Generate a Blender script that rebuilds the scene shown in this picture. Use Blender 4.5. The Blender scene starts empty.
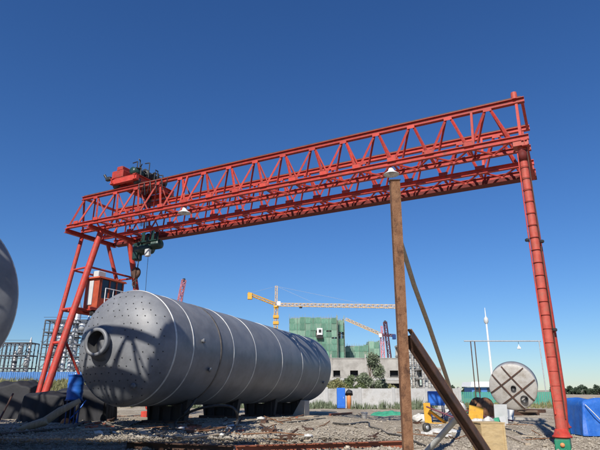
import bpy, math, random
import numpy as np
from mathutils import Vector, Matrix, noise

random.seed(7)
rng = np.random.default_rng(7)
R_ = math.radians
scene = bpy.context.scene
col = scene.collection

# ------------------------------------------------------------------ camera, sky, sun, exposure
CAM = Vector((0, 0, 1.6))
PITCH = math.atan(165 / 520)
SP, CP = math.sin(PITCH), math.cos(PITCH)
cd = bpy.data.cameras.new('camera')
cd.sensor_width = 36
cd.lens = 36 * 520 / 600
cd.clip_end = 6000
co = bpy.data.objects.new('camera', cd)
co.location = CAM
co.rotation_euler = (math.pi / 2 + PITCH, 0, 0)
col.objects.link(co)
scene.camera = co

SUN_EL, SUN_AZ = R_(40), R_(20)            # the sun stands behind the camera, 20 degrees round to the left
sunward = Vector((-math.sin(SUN_AZ) * math.cos(SUN_EL), -math.cos(SUN_AZ) * math.cos(SUN_EL), math.sin(SUN_EL)))
world = bpy.data.worlds.new('World')
scene.world = world
world.use_nodes = True
wn = world.node_tree
bg = wn.nodes['Background']
sky = wn.nodes.new('ShaderNodeTexSky')
sky.sky_type = 'NISHITA'
sky.sun_disc = False
sky.sun_elevation = SUN_EL
sky.sun_rotation = math.atan2(sunward.x, sunward.y)
sky.air_density = 1.2
sky.dust_density = 0.0
sky.ozone_density = 8.5
hs = wn.nodes.new('ShaderNodeHueSaturation')
hs.inputs['Saturation'].default_value = 1.10
hs.inputs['Hue'].default_value = 0.504
wn.links.new(sky.outputs[0], hs.inputs['Color'])
tint = wn.nodes.new('ShaderNodeMix')           # the cool cast of the photograph's white balance
tint.data_type = 'RGBA'
tint.blend_type = 'MULTIPLY'
tint.inputs['Factor'].default_value = 1.0
tint.inputs['B'].default_value = (0.86, 0.96, 1.10, 1)
wn.links.new(hs.outputs[0], tint.inputs['A'])
wn.links.new(tint.outputs['Result'], bg.inputs[0])
bg.inputs[1].default_value = 0.079
sl = bpy.data.lights.new('sun', 'SUN')
sl.energy = 5.0
sl.angle = R_(0.5)
sl.color = (1.0, 0.95, 0.87)
so = bpy.data.objects.new('sun', sl)
so.rotation_euler = sunward.to_track_quat('Z', 'Y').to_euler()
so.location = (0, 0, 60)
col.objects.link(so)
scene.view_settings.view_transform = 'Standard'
scene.view_settings.look = 'None'
scene.view_settings.exposure = 0.3
scene.view_settings.gamma = 1.0


def at(u, v, t):
    """world point seen at photo position u, v (600 x 450) at depth t metres"""
    x = (u - 300) / 520
    y = (225 - v) / 520
    return Vector((x, CP - y * SP, SP + y * CP)) * t + CAM


def atz(u, v, z=0.0):
    x = (u - 300) / 520
    y = (225 - v) / 520
    d = Vector((x, CP - y * SP, SP + y * CP))
    return d * ((z - CAM.z) / d.z) + CAM


def mat(name, c1, c2=None, scale=6.0, rough=0.6, metal=0.0, bump=0.0, bscale=None, spec=0.5,
        c3=None, s3=1.5, lo3=0.55, hi3=0.7, stretch=None, detail=6, rand=0.0):
    m = bpy.data.materials.new(name)
    m.use_nodes = True
    nt = m.node_tree
    b = nt.nodes['Principled BSDF']
    b.inputs['Roughness'].default_value = rough
    b.inputs['Metallic'].default_value = metal
    b.inputs['Specular IOR Level'].default_value = spec
    c1 = (*c1, 1)
    if c2 is None:
        b.inputs['Base Color'].default_value = c1
        return m
    tc = nt.nodes.new('ShaderNodeTexCoord')
    vec = tc.outputs['Object']
    if stretch:
        mp = nt.nodes.new('ShaderNodeMapping')
        mp.inputs['Scale'].default_value = stretch
        nt.links.new(vec, mp.inputs[0])
        vec = mp.outputs[0]
    n = nt.nodes.new('ShaderNodeTexNoise')
    n.inputs['Scale'].default_value = scale
    n.inputs['Detail'].default_value = detail
    n.inputs['Roughness'].default_value = 0.65
    nt.links.new(vec, n.inputs['Vector'])
    r = nt.nodes.new('ShaderNodeValToRGB')
    r.color_ramp.elements[0].position = 0.32
    r.color_ramp.elements[1].position = 0.68
    r.color_ramp.elements[0].color = c1
    r.color_ramp.elements[1].color = (*c2, 1)
    nt.links.new(n.outputs[0], r.inputs[0])
    out = r.outputs[0]
    if c3 is not None:
        n3 = nt.nodes.new('ShaderNodeTexNoise')
        n3.inputs['Scale'].default_value = s3
        n3.inputs['Detail'].default_value = 8
        n3.inputs['Roughness'].default_value = 0.7
        nt.links.new(vec, n3.inputs['Vector'])
        r3 = nt.nodes.new('ShaderNodeValToRGB')
        r3.color_ramp.elements[0].position = lo3
        r3.color_ramp.elements[1].position = hi3
        nt.links.new(n3.outputs[0], r3.inputs[0])
        mx = nt.nodes.new('ShaderNodeMix')
        mx.data_type = 'RGBA'
        nt.links.new(r3.outputs[0], mx.inputs['Factor'])
        nt.links.new(out, mx.inputs['A'])
        mx.inputs['B'].default_value = (*c3, 1)
        out = mx.outputs['Result']
    if rand:
        oi = nt.nodes.new('ShaderNodeObjectInfo')
        rr = nt.nodes.new('ShaderNodeMapRange')
        rr.inputs['To Min'].default_value = 1 - rand
        rr.inputs['To Max'].default_value = 1 + rand
        nt.links.new(oi.outputs['Random'], rr.inputs[0])
        vm = nt.nodes.new('ShaderNodeVectorMath')
        vm.operation = 'SCALE'
        nt.links.new(out, vm.inputs[0])
        nt.links.new(rr.outputs[0], vm.inputs['Scale'])
        out = vm.outputs[0]
    nt.links.new(out, b.inputs['Base Color'])
    mr = nt.nodes.new('ShaderNodeMapRange')
    mr.inputs['To Min'].default_value = max(0.05, rough - 0.12)
    mr.inputs['To Max'].default_value = min(1, rough + 0.12)
    nt.links.new(n.outputs[0], mr.inputs[0])
    nt.links.new(mr.outputs[0], b.inputs['Roughness'])
    if bump:
        nb = nt.nodes.new('ShaderNodeTexNoise')
        nb.inputs['Scale'].default_value = bscale or scale * 3
        nb.inputs['Detail'].default_value = 5
        nt.links.new(vec, nb.inputs['Vector'])
        bp = nt.nodes.new('ShaderNodeBump')
        bp.inputs['Strength'].default_value = bump
        bp.inputs['Distance'].default_value = 0.02
        nt.links.new(nb.outputs[0], bp.inputs['Height'])
        nt.links.new(bp.outputs[0], b.inputs['Normal'])
    return m


M = {}
M['red'] = mat('crane_red_paint', (0.35, 0.028, 0.02), (0.47, 0.058, 0.038), 6, 0.58, 0, 0.2, 30, spec=0.3, c3=(0.20, 0.06, 0.042), s3=4.5, lo3=0.5, hi3=0.68, rand=0.2, detail=9)
M['redfaded'] = mat('sun_faded_red_paint', (0.38, 0.06, 0.04), (0.48, 0.10, 0.07), 5, 0.6, 0, 0.15, 30, spec=0.3, c3=(0.27, 0.11, 0.075), s3=3, lo3=0.5, hi3=0.72)
M['orange'] = mat('dull_orange_cab_paint', (0.34, 0.055, 0.025), (0.44, 0.09, 0.04), 4, 0.55, spec=0.3, c3=(0.22, 0.06, 0.04), s3=3)
M['darkgreen'] = mat('dark_green_machine_paint', (0.008, 0.03, 0.025), (0.015, 0.05, 0.04), 5, 0.4)
M['green'] = mat('green_bogie_paint', (0.01, 0.16, 0.08), (0.02, 0.22, 0.12), 4, 0.5, c3=(0.1, 0.1, 0.07), s3=4)
M['saddle'] = mat('shade_black_saddle', (0.02, 0.018, 0.017), (0.045, 0.035, 0.03), 3, 0.7)  # black stands for the shade hiding the supports under the tank
M['shadered'] = mat('red_darkened_for_shade', (0.10, 0.014, 0.012), (0.16, 0.025, 0.02), 4, 0.7, spec=0.25, c3=(0.07, 0.03, 0.025), s3=3)  # red darkened to stand for shade under girder and saddle
M['black'] = mat('black_grease_steel', (0.012, 0.012, 0.013), (0.03, 0.03, 0.03), 8, 0.5)
M['rubber'] = mat('black_rubber_hose', (0.02, 0.019, 0.017), (0.07, 0.062, 0.052), 10, 0.6)
M['tank'] = mat('grey_primer_tank', (0.155, 0.162, 0.174), (0.20, 0.206, 0.218), 1.6, 0.46, 0.0, 0.12, 7, spec=0.4, c3=(0.115, 0.118, 0.126), s3=1.3, lo3=0.44, hi3=0.74, rand=0.09, detail=9)
M['seam'] = mat('pale_weld_seam', (0.40, 0.40, 0.39), (0.60, 0.60, 0.58), 6, 0.5, 0.2)
M['seamdark'] = mat('dark_burnt_seam', (0.05, 0.045, 0.04), (0.16, 0.14, 0.12), 5, 0.7)
M['silver'] = mat('bare_silver_steel', (0.46, 0.48, 0.50), (0.58, 0.60, 0.62), 1.5, 0.35, 0.4, c3=(0.4, 0.4, 0.42))
M['galv'] = mat('dull_galvanised', (0.36, 0.37, 0.37), (0.5, 0.5, 0.5), 5, 0.5, 0.3)
M['white'] = mat('white_paint', (0.7, 0.7, 0.68), (0.8, 0.8, 0.79), 4, 0.5)
M['disc'] = mat('pale_dusty_steel', (0.36, 0.34, 0.31), (0.46, 0.44, 0.40), 1.8, 0.65, 0, 0.25, 8, c3=(0.27, 0.235, 0.19), s3=1.3, lo3=.46, hi3=.68, detail=9)
M['rust'] = mat('rusty_steel', (0.17, 0.080, 0.042), (0.29, 0.155, 0.085), 11, 0.85, 0, 0.5, 60, spec=0.2, c3=(0.09, 0.045, 0.028), s3=7, lo3=.5, hi3=.66, stretch=(1, 1, .6), detail=10)
M['rustdark'] = mat('dark_mill_scale_steel', (0.035, 0.022, 0.016), (0.11, 0.05, 0.028), 3, 0.7, 0, 0.3, 30)
M['rustred'] = mat('red_lead_rusty_beam', (0.26, 0.075, 0.035), (0.36, 0.12, 0.06), 4, 0.7, 0, 0.2, 30)
M['wood'] = mat('weathered_wood', (0.30, 0.235, 0.165), (0.45, 0.37, 0.27), 5, 0.8, 0, 0.3, 20, stretch=(3, 3, .5))
M['greywood'] = mat('grey_pipe', (0.42, 0.42, 0.38), (0.55, 0.54, 0.49), 5, 0.7, 0, 0.2, 20)
M['ply'] = mat('raw_plywood', (0.42, 0.30, 0.15), (0.52, 0.39, 0.21), 8, 0.8, 0, 0.2, 30, spec=.2, stretch=(1, 1, 3), c3=(0.30, 0.22, 0.12), s3=3, lo3=.5, hi3=.75, rand=.06)
M['concrete'] = mat('raw_concrete', (0.31, 0.29, 0.26), (0.42, 0.40, 0.36), 0.6, 0.9, 0, 0.3, 4, c3=(0.22, 0.205, 0.18), s3=0.5, lo3=.48, hi3=.7, rand=.08, detail=10)
M['wallwhite'] = mat('whitewashed_wall', (0.36, 0.355, 0.34), (0.52, 0.51, 0.49), 0.9, 0.9, 0, 0.2, 5, c3=(0.25, 0.23, 0.20), s3=.9, lo3=.48, hi3=.66, rand=.1, detail=10)
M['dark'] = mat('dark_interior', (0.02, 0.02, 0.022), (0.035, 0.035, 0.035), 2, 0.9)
M['net1'] = mat('green_safety_net', (0.085, 0.19, 0.135), (0.14, 0.26, 0.19), 0.5, 0.9, 0, 0.6, 1.5, spec=.1, c3=(0.21, 0.29, 0.23), s3=0.7, lo3=.5, hi3=.7, rand=.22)
M['net2'] = mat('dusty_green_safety_net', (0.15, 0.26, 0.19), (0.20, 0.32, 0.24), 0.5, 0.9, 0, 0.6, 1.5, spec=.1, c3=(0.28, 0.34, 0.28), s3=0.7, lo3=.5, hi3=.7, rand=.22)
M['scaff'] = mat('scaffold_tube', (0.24, 0.30, 0.22), (0.34, 0.36, 0.3), 1, 0.7)
M['yellow'] = mat('yellow_crane_paint', (0.56, 0.29, 0.02), (0.66, 0.37, 0.04), 3, 0.55, c3=(0.36, 0.2, 0.05), s3=4)
M['paleyellow'] = mat('faded_jib_paint', (0.50, 0.34, 0.17), (0.60, 0.44, 0.25), 1, 0.6)
M['pink'] = mat('faded_red_boom', (0.52, 0.16, 0.18), (0.62, 0.24, 0.26), 1, 0.6)
M['maroon'] = mat('maroon_boom', (0.11, 0.03, 0.05), (0.17, 0.05, 0.07), 1, 0.6)
M['blue'] = mat('blue_paint', (0.015, 0.11, 0.48), (0.02, 0.15, 0.58), 3, 0.5, c3=(0.04, 0.1, 0.3), s3=3)
M['bluetarp'] = mat('blue_tarpaulin', (0.012, 0.085, 0.36), (0.03, 0.14, 0.48), 3, 0.5, 0, 0.7, 9, spec=.3, c3=(0.06, 0.15, 0.36), s3=4)
M['bluedk'] = mat('navy_tarpaulin', (0.006, 0.035, 0.14), (0.01, 0.05, 0.2), 2, 0.5, 0, 0.5, 6)
M['bluefence'] = mat('blue_hoarding_paint', (0.05, 0.17, 0.42), (0.08, 0.22, 0.48), 0.6, 0.6)
M['greenfence'] = mat('green_hoarding_paint', (0.03, 0.20, 0.14), (0.06, 0.28, 0.20), 0.8, 0.65, c3=(0.12, 0.2, 0.16), s3=1.2, rand=.2)
M['greennet'] = mat('green_dust_net', (0.02, 0.20, 0.11), (0.05, 0.30, 0.18), 4, 0.8, 0, 0.5, 14)
M['sack'] = mat('white_woven_sack', (0.42, 0.41, 0.38), (0.58, 0.57, 0.54), 5, 0.85, 0, 0.6, 12, c3=(0.33, 0.29, 0.24), s3=4)
M['tarp'] = mat('shade_deepened_black_tarp', (0.008, 0.0085, 0.011), (0.02, 0.02, 0.024), 3, 0.75, 0, 0.5, 6)  # black sheet, deepened further to stand for the shade at left
M['orangeob'] = mat('orange_paint', (0.55, 0.2, 0.07), (0.65, 0.28, 0.1), 3, 0.6)
M['brick'] = mat('red_brick', (0.32, 0.09, 0.05), (0.42, 0.15, 0.09), 8, 0.9)
M['stone'] = mat('grey_stone', (0.24, 0.20, 0.15), (0.46, 0.41, 0.33), 1.3, 0.9, 0, 0.3, 12, rand=.25)
M['leaf'] = mat('poplar_leaf', (0.045, 0.08, 0.025), (0.14, 0.17, 0.065), 5, 0.6)
M['leafgrey'] = mat('willow_leaf', (0.09, 0.12, 0.065), (0.20, 0.23, 0.14), 5, 0.6)
M['leafdark'] = mat('distant_leaf', (0.03, 0.05, 0.028), (0.06, 0.085, 0.045), 1, 0.7)
M['weed'] = mat('dry_weed', (0.10, 0.12, 0.04), (0.28, 0.25, 0.11), 2.5, 0.8)
M['bark'] = mat('bark', (0.09, 0.065, 0.045), (0.15, 0.11, 0.08), 6, 0.9)
M['rope'] = mat('pale_rope', (0.55, 0.53, 0.48), (0.65, 0.63, 0.58), 5, 0.8)
M['glass'] = mat('cab_glass', (0.03, 0.04, 0.05), None, rough=0.08)
M['greypanel'] = mat('light_grey_panel', (0.44, 0.45, 0.44), (0.54, 0.55, 0.54), 3, 0.6)
M['steelframe'] = mat('dark_plant_steel', (0.035, 0.04, 0.05), (0.075, 0.085, 0.10), 1, 0.6)


def ground_material():
    m = bpy.data.materials.new('dusty_gravel_ground')
    m.use_nodes = True
    nt = m.node_tree
    b = nt.nodes['Principled BSDF']
    b.inputs['Roughness'].default_value = 0.95
    b.inputs['Specular IOR Level'].default_value = 0.15
    g = nt.nodes.new('ShaderNodeNewGeometry')

    def nz(s, d=8, ro=0.65):
        n = nt.nodes.new('ShaderNodeTexNoise')
        n.inputs['Scale'].default_value = s
        n.inputs['Detail'].default_value = d
        n.inputs['Roughness'].default_value = ro
        nt.links.new(g.outputs['Position'], n.inputs['Vector'])
        return n.outputs[0]

    def ramp(x, stops):
        r = nt.nodes.new('ShaderNodeValToRGB')
        e = r.color_ramp.elements
        e[0].position, e[0].color = stops[0][0], (*stops[0][1], 1)
        e[1].position, e[1].color = stops[-1][0], (*stops[-1][1], 1)
        for p, c in stops[1:-1]:
            q = e.new(p)
            q.color = (*c, 1)
        nt.links.new(x, r.inputs[0])
        return r.outputs[0]

    def mix(f, a, c, mode='MIX'):
        x = nt.nodes.new('ShaderNodeMix')
        x.data_type = 'RGBA'
        x.blend_type = mode
        if isinstance(f, float):
            x.inputs['Factor'].default_value = f
        else:
            nt.links.new(f, x.inputs['Factor'])
        nt.links.new(a, x.inputs['A'])
        nt.links.new(c, x.inputs['B'])
        return x.outputs['Result']
    base = ramp(nz(0.35, 10, 0.6), [(0.3, (0.24, 0.195, 0.14)), (0.5, (0.36, 0.305, 0.23)), (0.7, (0.47, 0.415, 0.325))])
    fine = ramp(nz(9, 8, 0.8), [(0.3, (0.45, 0.45, 0.45)), (0.5, (1, 1, 1)), (0.72, (1.25, 1.25, 1.22))])
    c = mix(0.75, base, fine, 'MULTIPLY')
    v = nt.nodes.new('ShaderNodeTexVoronoi')
    v.inputs['Scale'].default_value = 14
    nt.links.new(g.outputs['Position'], v.inputs['Vector'])
    peb = ramp(v.outputs['Color'], [(0.2, (0.6, 0.6, 0.6)), (0.8, (1.3, 1.3, 1.3))])
    c = mix(0.4, c, peb, 'MULTIPLY')
    stain = ramp(nz(0.9, 6, 0.7), [(0.56, (0, 0, 0)), (0.68, (1, 1, 1))])
    dk = nt.nodes.new('ShaderNodeRGB')
    dk.outputs[0].default_value = (0.13, 0.105, 0.08, 1)
    c = mix(stain, c, dk.outputs[0])
    nt.links.new(c, b.inputs['Base Color'])
    bp = nt.nodes.new('ShaderNodeBump')
    bp.inputs['Strength'].default_value = 0.7
    bp.inputs['Distance'].default_value = 0.06
    nt.links.new(nz(11, 8, 0.75), bp.inputs['Height'])
    nt.links.new(bp.outputs[0], b.inputs['Normal'])
    return m


M['ground'] = ground_material()


# ------------------------------------------------------------------ mesh builder and tagging helpers
def frame_from(axis, up=None):
    a = Vector(axis).normalized()
    u = Vector(up) if up is not None else Vector((0, 0, 1))
    if abs(a.dot(u.normalized())) > 0.98:
        u = Vector((0, 1, 0)) if abs(a.y) < 0.9 else Vector((1, 0, 0))
    x = u.cross(a).normalized()
    y = a.cross(x).normalized()
    return x, y, a


class MB:
    def __init__(self):
        self.v, self.f, self.s = [], [], []

    def add(self, vs, fs, smooth=False):
        o = len(self.v)
        self.v += [tuple(p) for p in vs]
        self.f += [tuple(i + o for i in q) for q in fs]
        self.s += [smooth] * len(fs)
        return self

    def box(self, c, size, rot=None, jitter=0.0, taper=1.0):
        c = Vector(c)
        hx, hy, hz = size[0] / 2, size[1] / 2, size[2] / 2
        vs = []
        for z in (-1, 1):
            k = taper if z > 0 else 1
            for x, y in ((-1, -1), (1, -1), (1, 1), (-1, 1)):
                p = Vector((x * hx * k, y * hy * k, z * hz))
                if jitter:
                    p += Vector((random.uniform(-1, 1), random.uniform(-1, 1), random.uniform(-1, 1))) * jitter
                if rot is not None:
                    p = rot @ p
                vs.append(c + p)
        return self.add(vs, [(3, 2, 1, 0), (4, 5, 6, 7), (0, 1, 5, 4), (1, 2, 6, 5), (2, 3, 7, 6), (3, 0, 4, 7)])

    def bbox(self, c, size, rot=None, b=0.02):
        """box with chamfered vertical and horizontal edges"""
        c = Vector(c)
        hx, hy, hz = size[0] / 2, size[1] / 2, size[2] / 2
        b = min(b, hx * .9, hy * .9, hz * .9)
        rings = [(-hz, hx - b, hy - b), (-hz + b, hx, hy), (hz - b, hx, hy), (hz, hx - b, hy - b)]
        vs = []
        for z, x, y in rings:
            for p in ((-x + b, -y), (x - b, -y), (x, -y + b), (x, y - b), (x - b, y), (-x + b, y), (-x, y - b), (-x, -y + b)):
                q = Vector((p[0], p[1], z))
                if rot is not None:
                    q = rot @ q
                vs.append(c + q)
        fs = [tuple(range(7, -1, -1)), tuple(range(24, 32))]
        for r in range(3):
            for i in range(8):
                j = (i + 1) % 8
                fs.append((r * 8 + i, r * 8 + j, r * 8 + 8 + j, r * 8 + 8 + i))
        return self.add(vs, fs)

    def beam(self, p0, p1, w, h, up=None):
        p0, p1 = Vector(p0), Vector(p1)
        x, y, a = frame_from(p1 - p0, up)
        vs = []
        for p in (p0, p1):
            for i, j in ((-1, -1), (1, -1), (1, 1), (-1, 1)):
                vs.append(p + x * (i * w / 2) + y * (j * h / 2))
        return self.add(vs, [(3, 2, 1, 0), (4, 5, 6, 7), (0, 1, 5, 4), (1, 2, 6, 5), (2, 3, 7, 6), (3, 0, 4, 7)])

    def ibeam(self, p0, p1, w, h, t=0.02, up=None):
        p0, p1 = Vector(p0), Vector(p1)
        x, y, a = frame_from(p1 - p0, up)
        self.beam(p0 + y * (h / 2 - t / 2), p1 + y * (h / 2 - t / 2), w, t, up)
        self.beam(p0 - y * (h / 2 - t / 2), p1 - y * (h / 2 - t / 2), w, t, up)
        self.beam(p0, p1, t, h - 2 * t, up)
        return self

    def tube(self, p0, p1, r0, r1=None, n=10, cap=True):
        return self.path([p0, p1], [r0, r0 if r1 is None else r1], n, cap)

    def path(self, pts, rs, n=8, cap=True):
        pts = [Vector(p) for p in pts]
        if not isinstance(rs, (list, tuple)):
            rs = [rs] * len(pts)
        vs, fs = [], []
        px = None
        for i, p in enumerate(pts):
            a = (pts[min(i + 1, len(pts) - 1)] - pts[max(i - 1, 0)]).normalized()
            if px is None:
                x, y, a = frame_from(a)
            else:
                x = (px - a * px.dot(a)).normalized()
                y = a.cross(x)
            px = x
            for k in range(n):
                t = 2 * math.pi * k / n
                vs.append(p + (x * math.cos(t) + y * math.sin(t)) * rs[i])
        for i in range(len(pts) - 1):
            for k in range(n):
                l = (k + 1) % n
                fs.append((i * n + k, i * n + l, i * n + n + l, i * n + n + k))
        self.add(vs, fs, True)
        if cap:
            m = len(pts) - 1
            self.add([vs[k] for k in range(n)], [tuple(range(n - 1, -1, -1))])
            self.add([vs[m * n + k] for k in range(n)], [tuple(range(n))])
        return self

    def lathe(self, prof, origin, axis, n=48, up=None, a0=0.0, a1=2 * math.pi, wob=0.0):
        """prof: list of (distance along axis, radius)"""
        x, y, a = frame_from(axis, up)
        o = Vector(origin)
        full = abs(a1 - a0 - 2 * math.pi) < 1e-6
        m = n if full else n + 1
        vs, fs = [], []
        for l, r in prof:
            for k in range(m):
                t = a0 + (a1 - a0) * k / n
                rr = r + (wob * math.sin(5 * t + l * 3) if wob else 0)
                vs.append(o + a * l + (x * math.cos(t) + y * math.sin(t)) * rr)
        for i in range(len(prof) - 1):
            for k in range(n):
                l = (k + 1) % m
                fs.append((i * m + k, i * m + l, i * m + m + l, i * m + m + k))
        return self.add(vs, fs, True)

    def rock(self, c, r, seed, flat=0.7):
        c = Vector(c)
        rr = random.Random(seed)
        ph = [rr.uniform(0.7, 1.25) for _ in range(12)]
        vs = [c + Vector((x * r * ph[i], y * r * ph[i], z * r * flat * ph[i])) for i, (x, y, z) in enumerate(ICO_V)]
        return self.add(vs, ICO_F)

    def build(self, name, material, parent=None, loc=None, smooth=None, origin=None):
        """origin: world position of the parent root the vertices are given relative to"""
        me = bpy.data.meshes.new(name)
        o = Vector(origin) if origin is not None else (root_of(parent) if parent is not None else Vector((0, 0, 0)))
        me.from_pydata([(p[0] - o.x, p[1] - o.y, p[2] - o.z) for p in self.v], [], self.f)
        me.polygons.foreach_set('use_smooth', self.s if smooth is None else [smooth] * len(self.f))
        me.materials.append(material)
        me.update()
        ob = bpy.data.objects.new(name, me)
        if parent is not None:
            ob.parent = parent
        if loc is not None:
            ob.location = loc
        col.objects.link(ob)
        return ob


t_ = (1 + 5 ** .5) / 2
ICO_V = [Vector(p).normalized() for p in ((-1, t_, 0), (1, t_, 0), (-1, -t_, 0), (1, -t_, 0), (0, -1, t_), (0, 1, t_), (0, -1, -t_), (0, 1, -t_), (t_, 0, -1), (t_, 0, 1), (-t_, 0, -1), (-t_, 0, 1))]
ICO_F = [(0, 11, 5), (0, 5, 1), (0, 1, 7), (0, 7, 10), (0, 10, 11), (1, 5, 9), (5, 11, 4), (11, 10, 2), (10, 7, 6), (7, 1, 8), (3, 9, 4), (3, 4, 2), (3, 2, 6), (3, 6, 8), (3, 8, 9), (4, 9, 5), (2, 4, 11), (6, 2, 10), (8, 6, 7), (9, 8, 1)]


def root_of(o):
    w = Vector((0, 0, 0))
    while o is not None:
        w += Vector(o.location)
        o = o.parent
    return w


def tag(o, label=None, cat=None, group=None, kind=None):
    if label:
        o['label'] = label
    if cat:
        o['category'] = cat
    if group:
        o['group'] = group
    if kind:
        o['kind'] = kind
    return o


def thing(name, label, cat, loc, group=None):
    o = bpy.data.objects.new(name, None)
    o.empty_display_size = 0.3
    o.location = loc
    col.objects.link(o)
    return tag(o, label, cat, group)


def solo(mb, name, material, base, label, cat, group=None):
    """a thing that is one mesh, origin at its base"""
    o = mb.build(name, material, None, loc=base, origin=base)
    return tag(o, label, cat, group)


def inst(src, parent, loc, name=None):
    c = src.copy()
    if name:
        c.name = name
    c.parent = parent
    c.location = loc
    col.objects.link(c)
    return c


def copy_tree(o, parent=None):
    c = o.copy()
    col.objects.link(c)
    c.parent = parent
    for ch in list(o.children):
        copy_tree(ch, c)
    return c


def rotz(a):
    return Matrix.Rotation(a, 3, 'Z')


def axes(x, y, z):
    m = Matrix((x, y, z)).transposed()
    return m


# ------------------------------------------------------------------ the ground: one sheet out to the horizon
def smooth(a, b, x):
    t = min(1, max(0, (x - a) / (b - a)))
    return t * t * (3 - 2 * t)


def gz(x, y):
    r = math.hypot(x, y)
    z = 0.0
    if r < 140:
        k = 1 - smooth(90, 140, r)
        z += k * 0.05 * noise.noise((x * .16, y * .16, 1.3))
        z += k * 0.03 * noise.noise((x * .7, y * .7, 4.1))
    # weedy bank behind the yard on the left
    z += 2.1 * smooth(44, 58, y) * (1 - smooth(-16, -8, x)) * (1 - smooth(120, 200, y))
    z += 0.44 * smooth(16.9, 19.4, y - .06 * (x + 6)) * (1 - smooth(1.0, 5.0, x)) * smooth(-19, -15, x) * (1 - .45 * smooth(22, 32, y)) * (1 - .8 * smooth(33, 47, y))
    if 12 < y < 60:
        for o in (0, 1.7):
            xc = 2.9 + o + (y - 14) * .10 + .4 * math.sin(y * .21)
            z -= .05 * math.exp(-((x - xc) / .22) ** 2) - .025 * math.exp(-((x - xc - .38) / .16) ** 2)
    # keep the crane's feet and the camera on level ground
    return z


def build_ground():
    rad = [0.0] + list(np.geomspace(1.5, 3500, 210))
    na = 420
    vs = [(0, 0, gz(0, 0))]
    for r in rad[1:]:
        for k in range(na):
            a = 2 * math.pi * k / na
            x, y = r * math.sin(a), r * math.cos(a)
            z = gz(x, y)
            if 8 < r < 60 and abs(a if a < math.pi else a - 2 * math.pi) < 0.75:
                z += 0.035 * noise.noise((x * 2.3, y * 2.3, 7.7)) + 0.02 * noise.noise((x * 5.1, y * 5.1, 2.2))
            vs.append((x, y, z))
    fs = [(0, 1 + (k + 1) % na, 1 + k) for k in range(na)]
    for i in range(len(rad) - 2):
        for k in range(na):
            l = (k + 1) % na
            fs.append((1 + i * na + k, 1 + i * na + l, 1 + (i + 1) * na + l, 1 + (i + 1) * na + k))
    m = MB()
    m.add(vs, [f[::-1] for f in fs] if False else fs, True)
    o = m.build('ground', M['ground'])
    # face up
    if o.data.polygons[0].normal.z < 0:
        o.data.flip_normals()
    return tag(o, kind='structure')


build_ground()


def ag(u, v, h=0.0):
    """the point of the uneven ground seen at u, v"""
    q = atz(u, v, h)
    for _ in range(7):
        q = atz(u, v, gz(q.x, q.y) + h)
    return q


# ------------------------------------------------------------------ the gantry crane
RC = Vector((7.604, 16.225, 0))            # foot of the right column
D = Vector((-0.88974, 0.45647, 0))         # along the girder, right to left
N = Vector((0.45647, 0.88974, 0))          # across it, away from the camera
ZL, HT, WG, KB = 9.89, 1.70, 0.95, 2.37    # lower chord height, truss depth, truss width, start of the back truss
SA, PS, NP = 0.98, 1.436, 15               # first apex, panel length, apex count


def G(s, k, z):
    return RC + D * s + N * k + Vector((0, 0, z))


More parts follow.
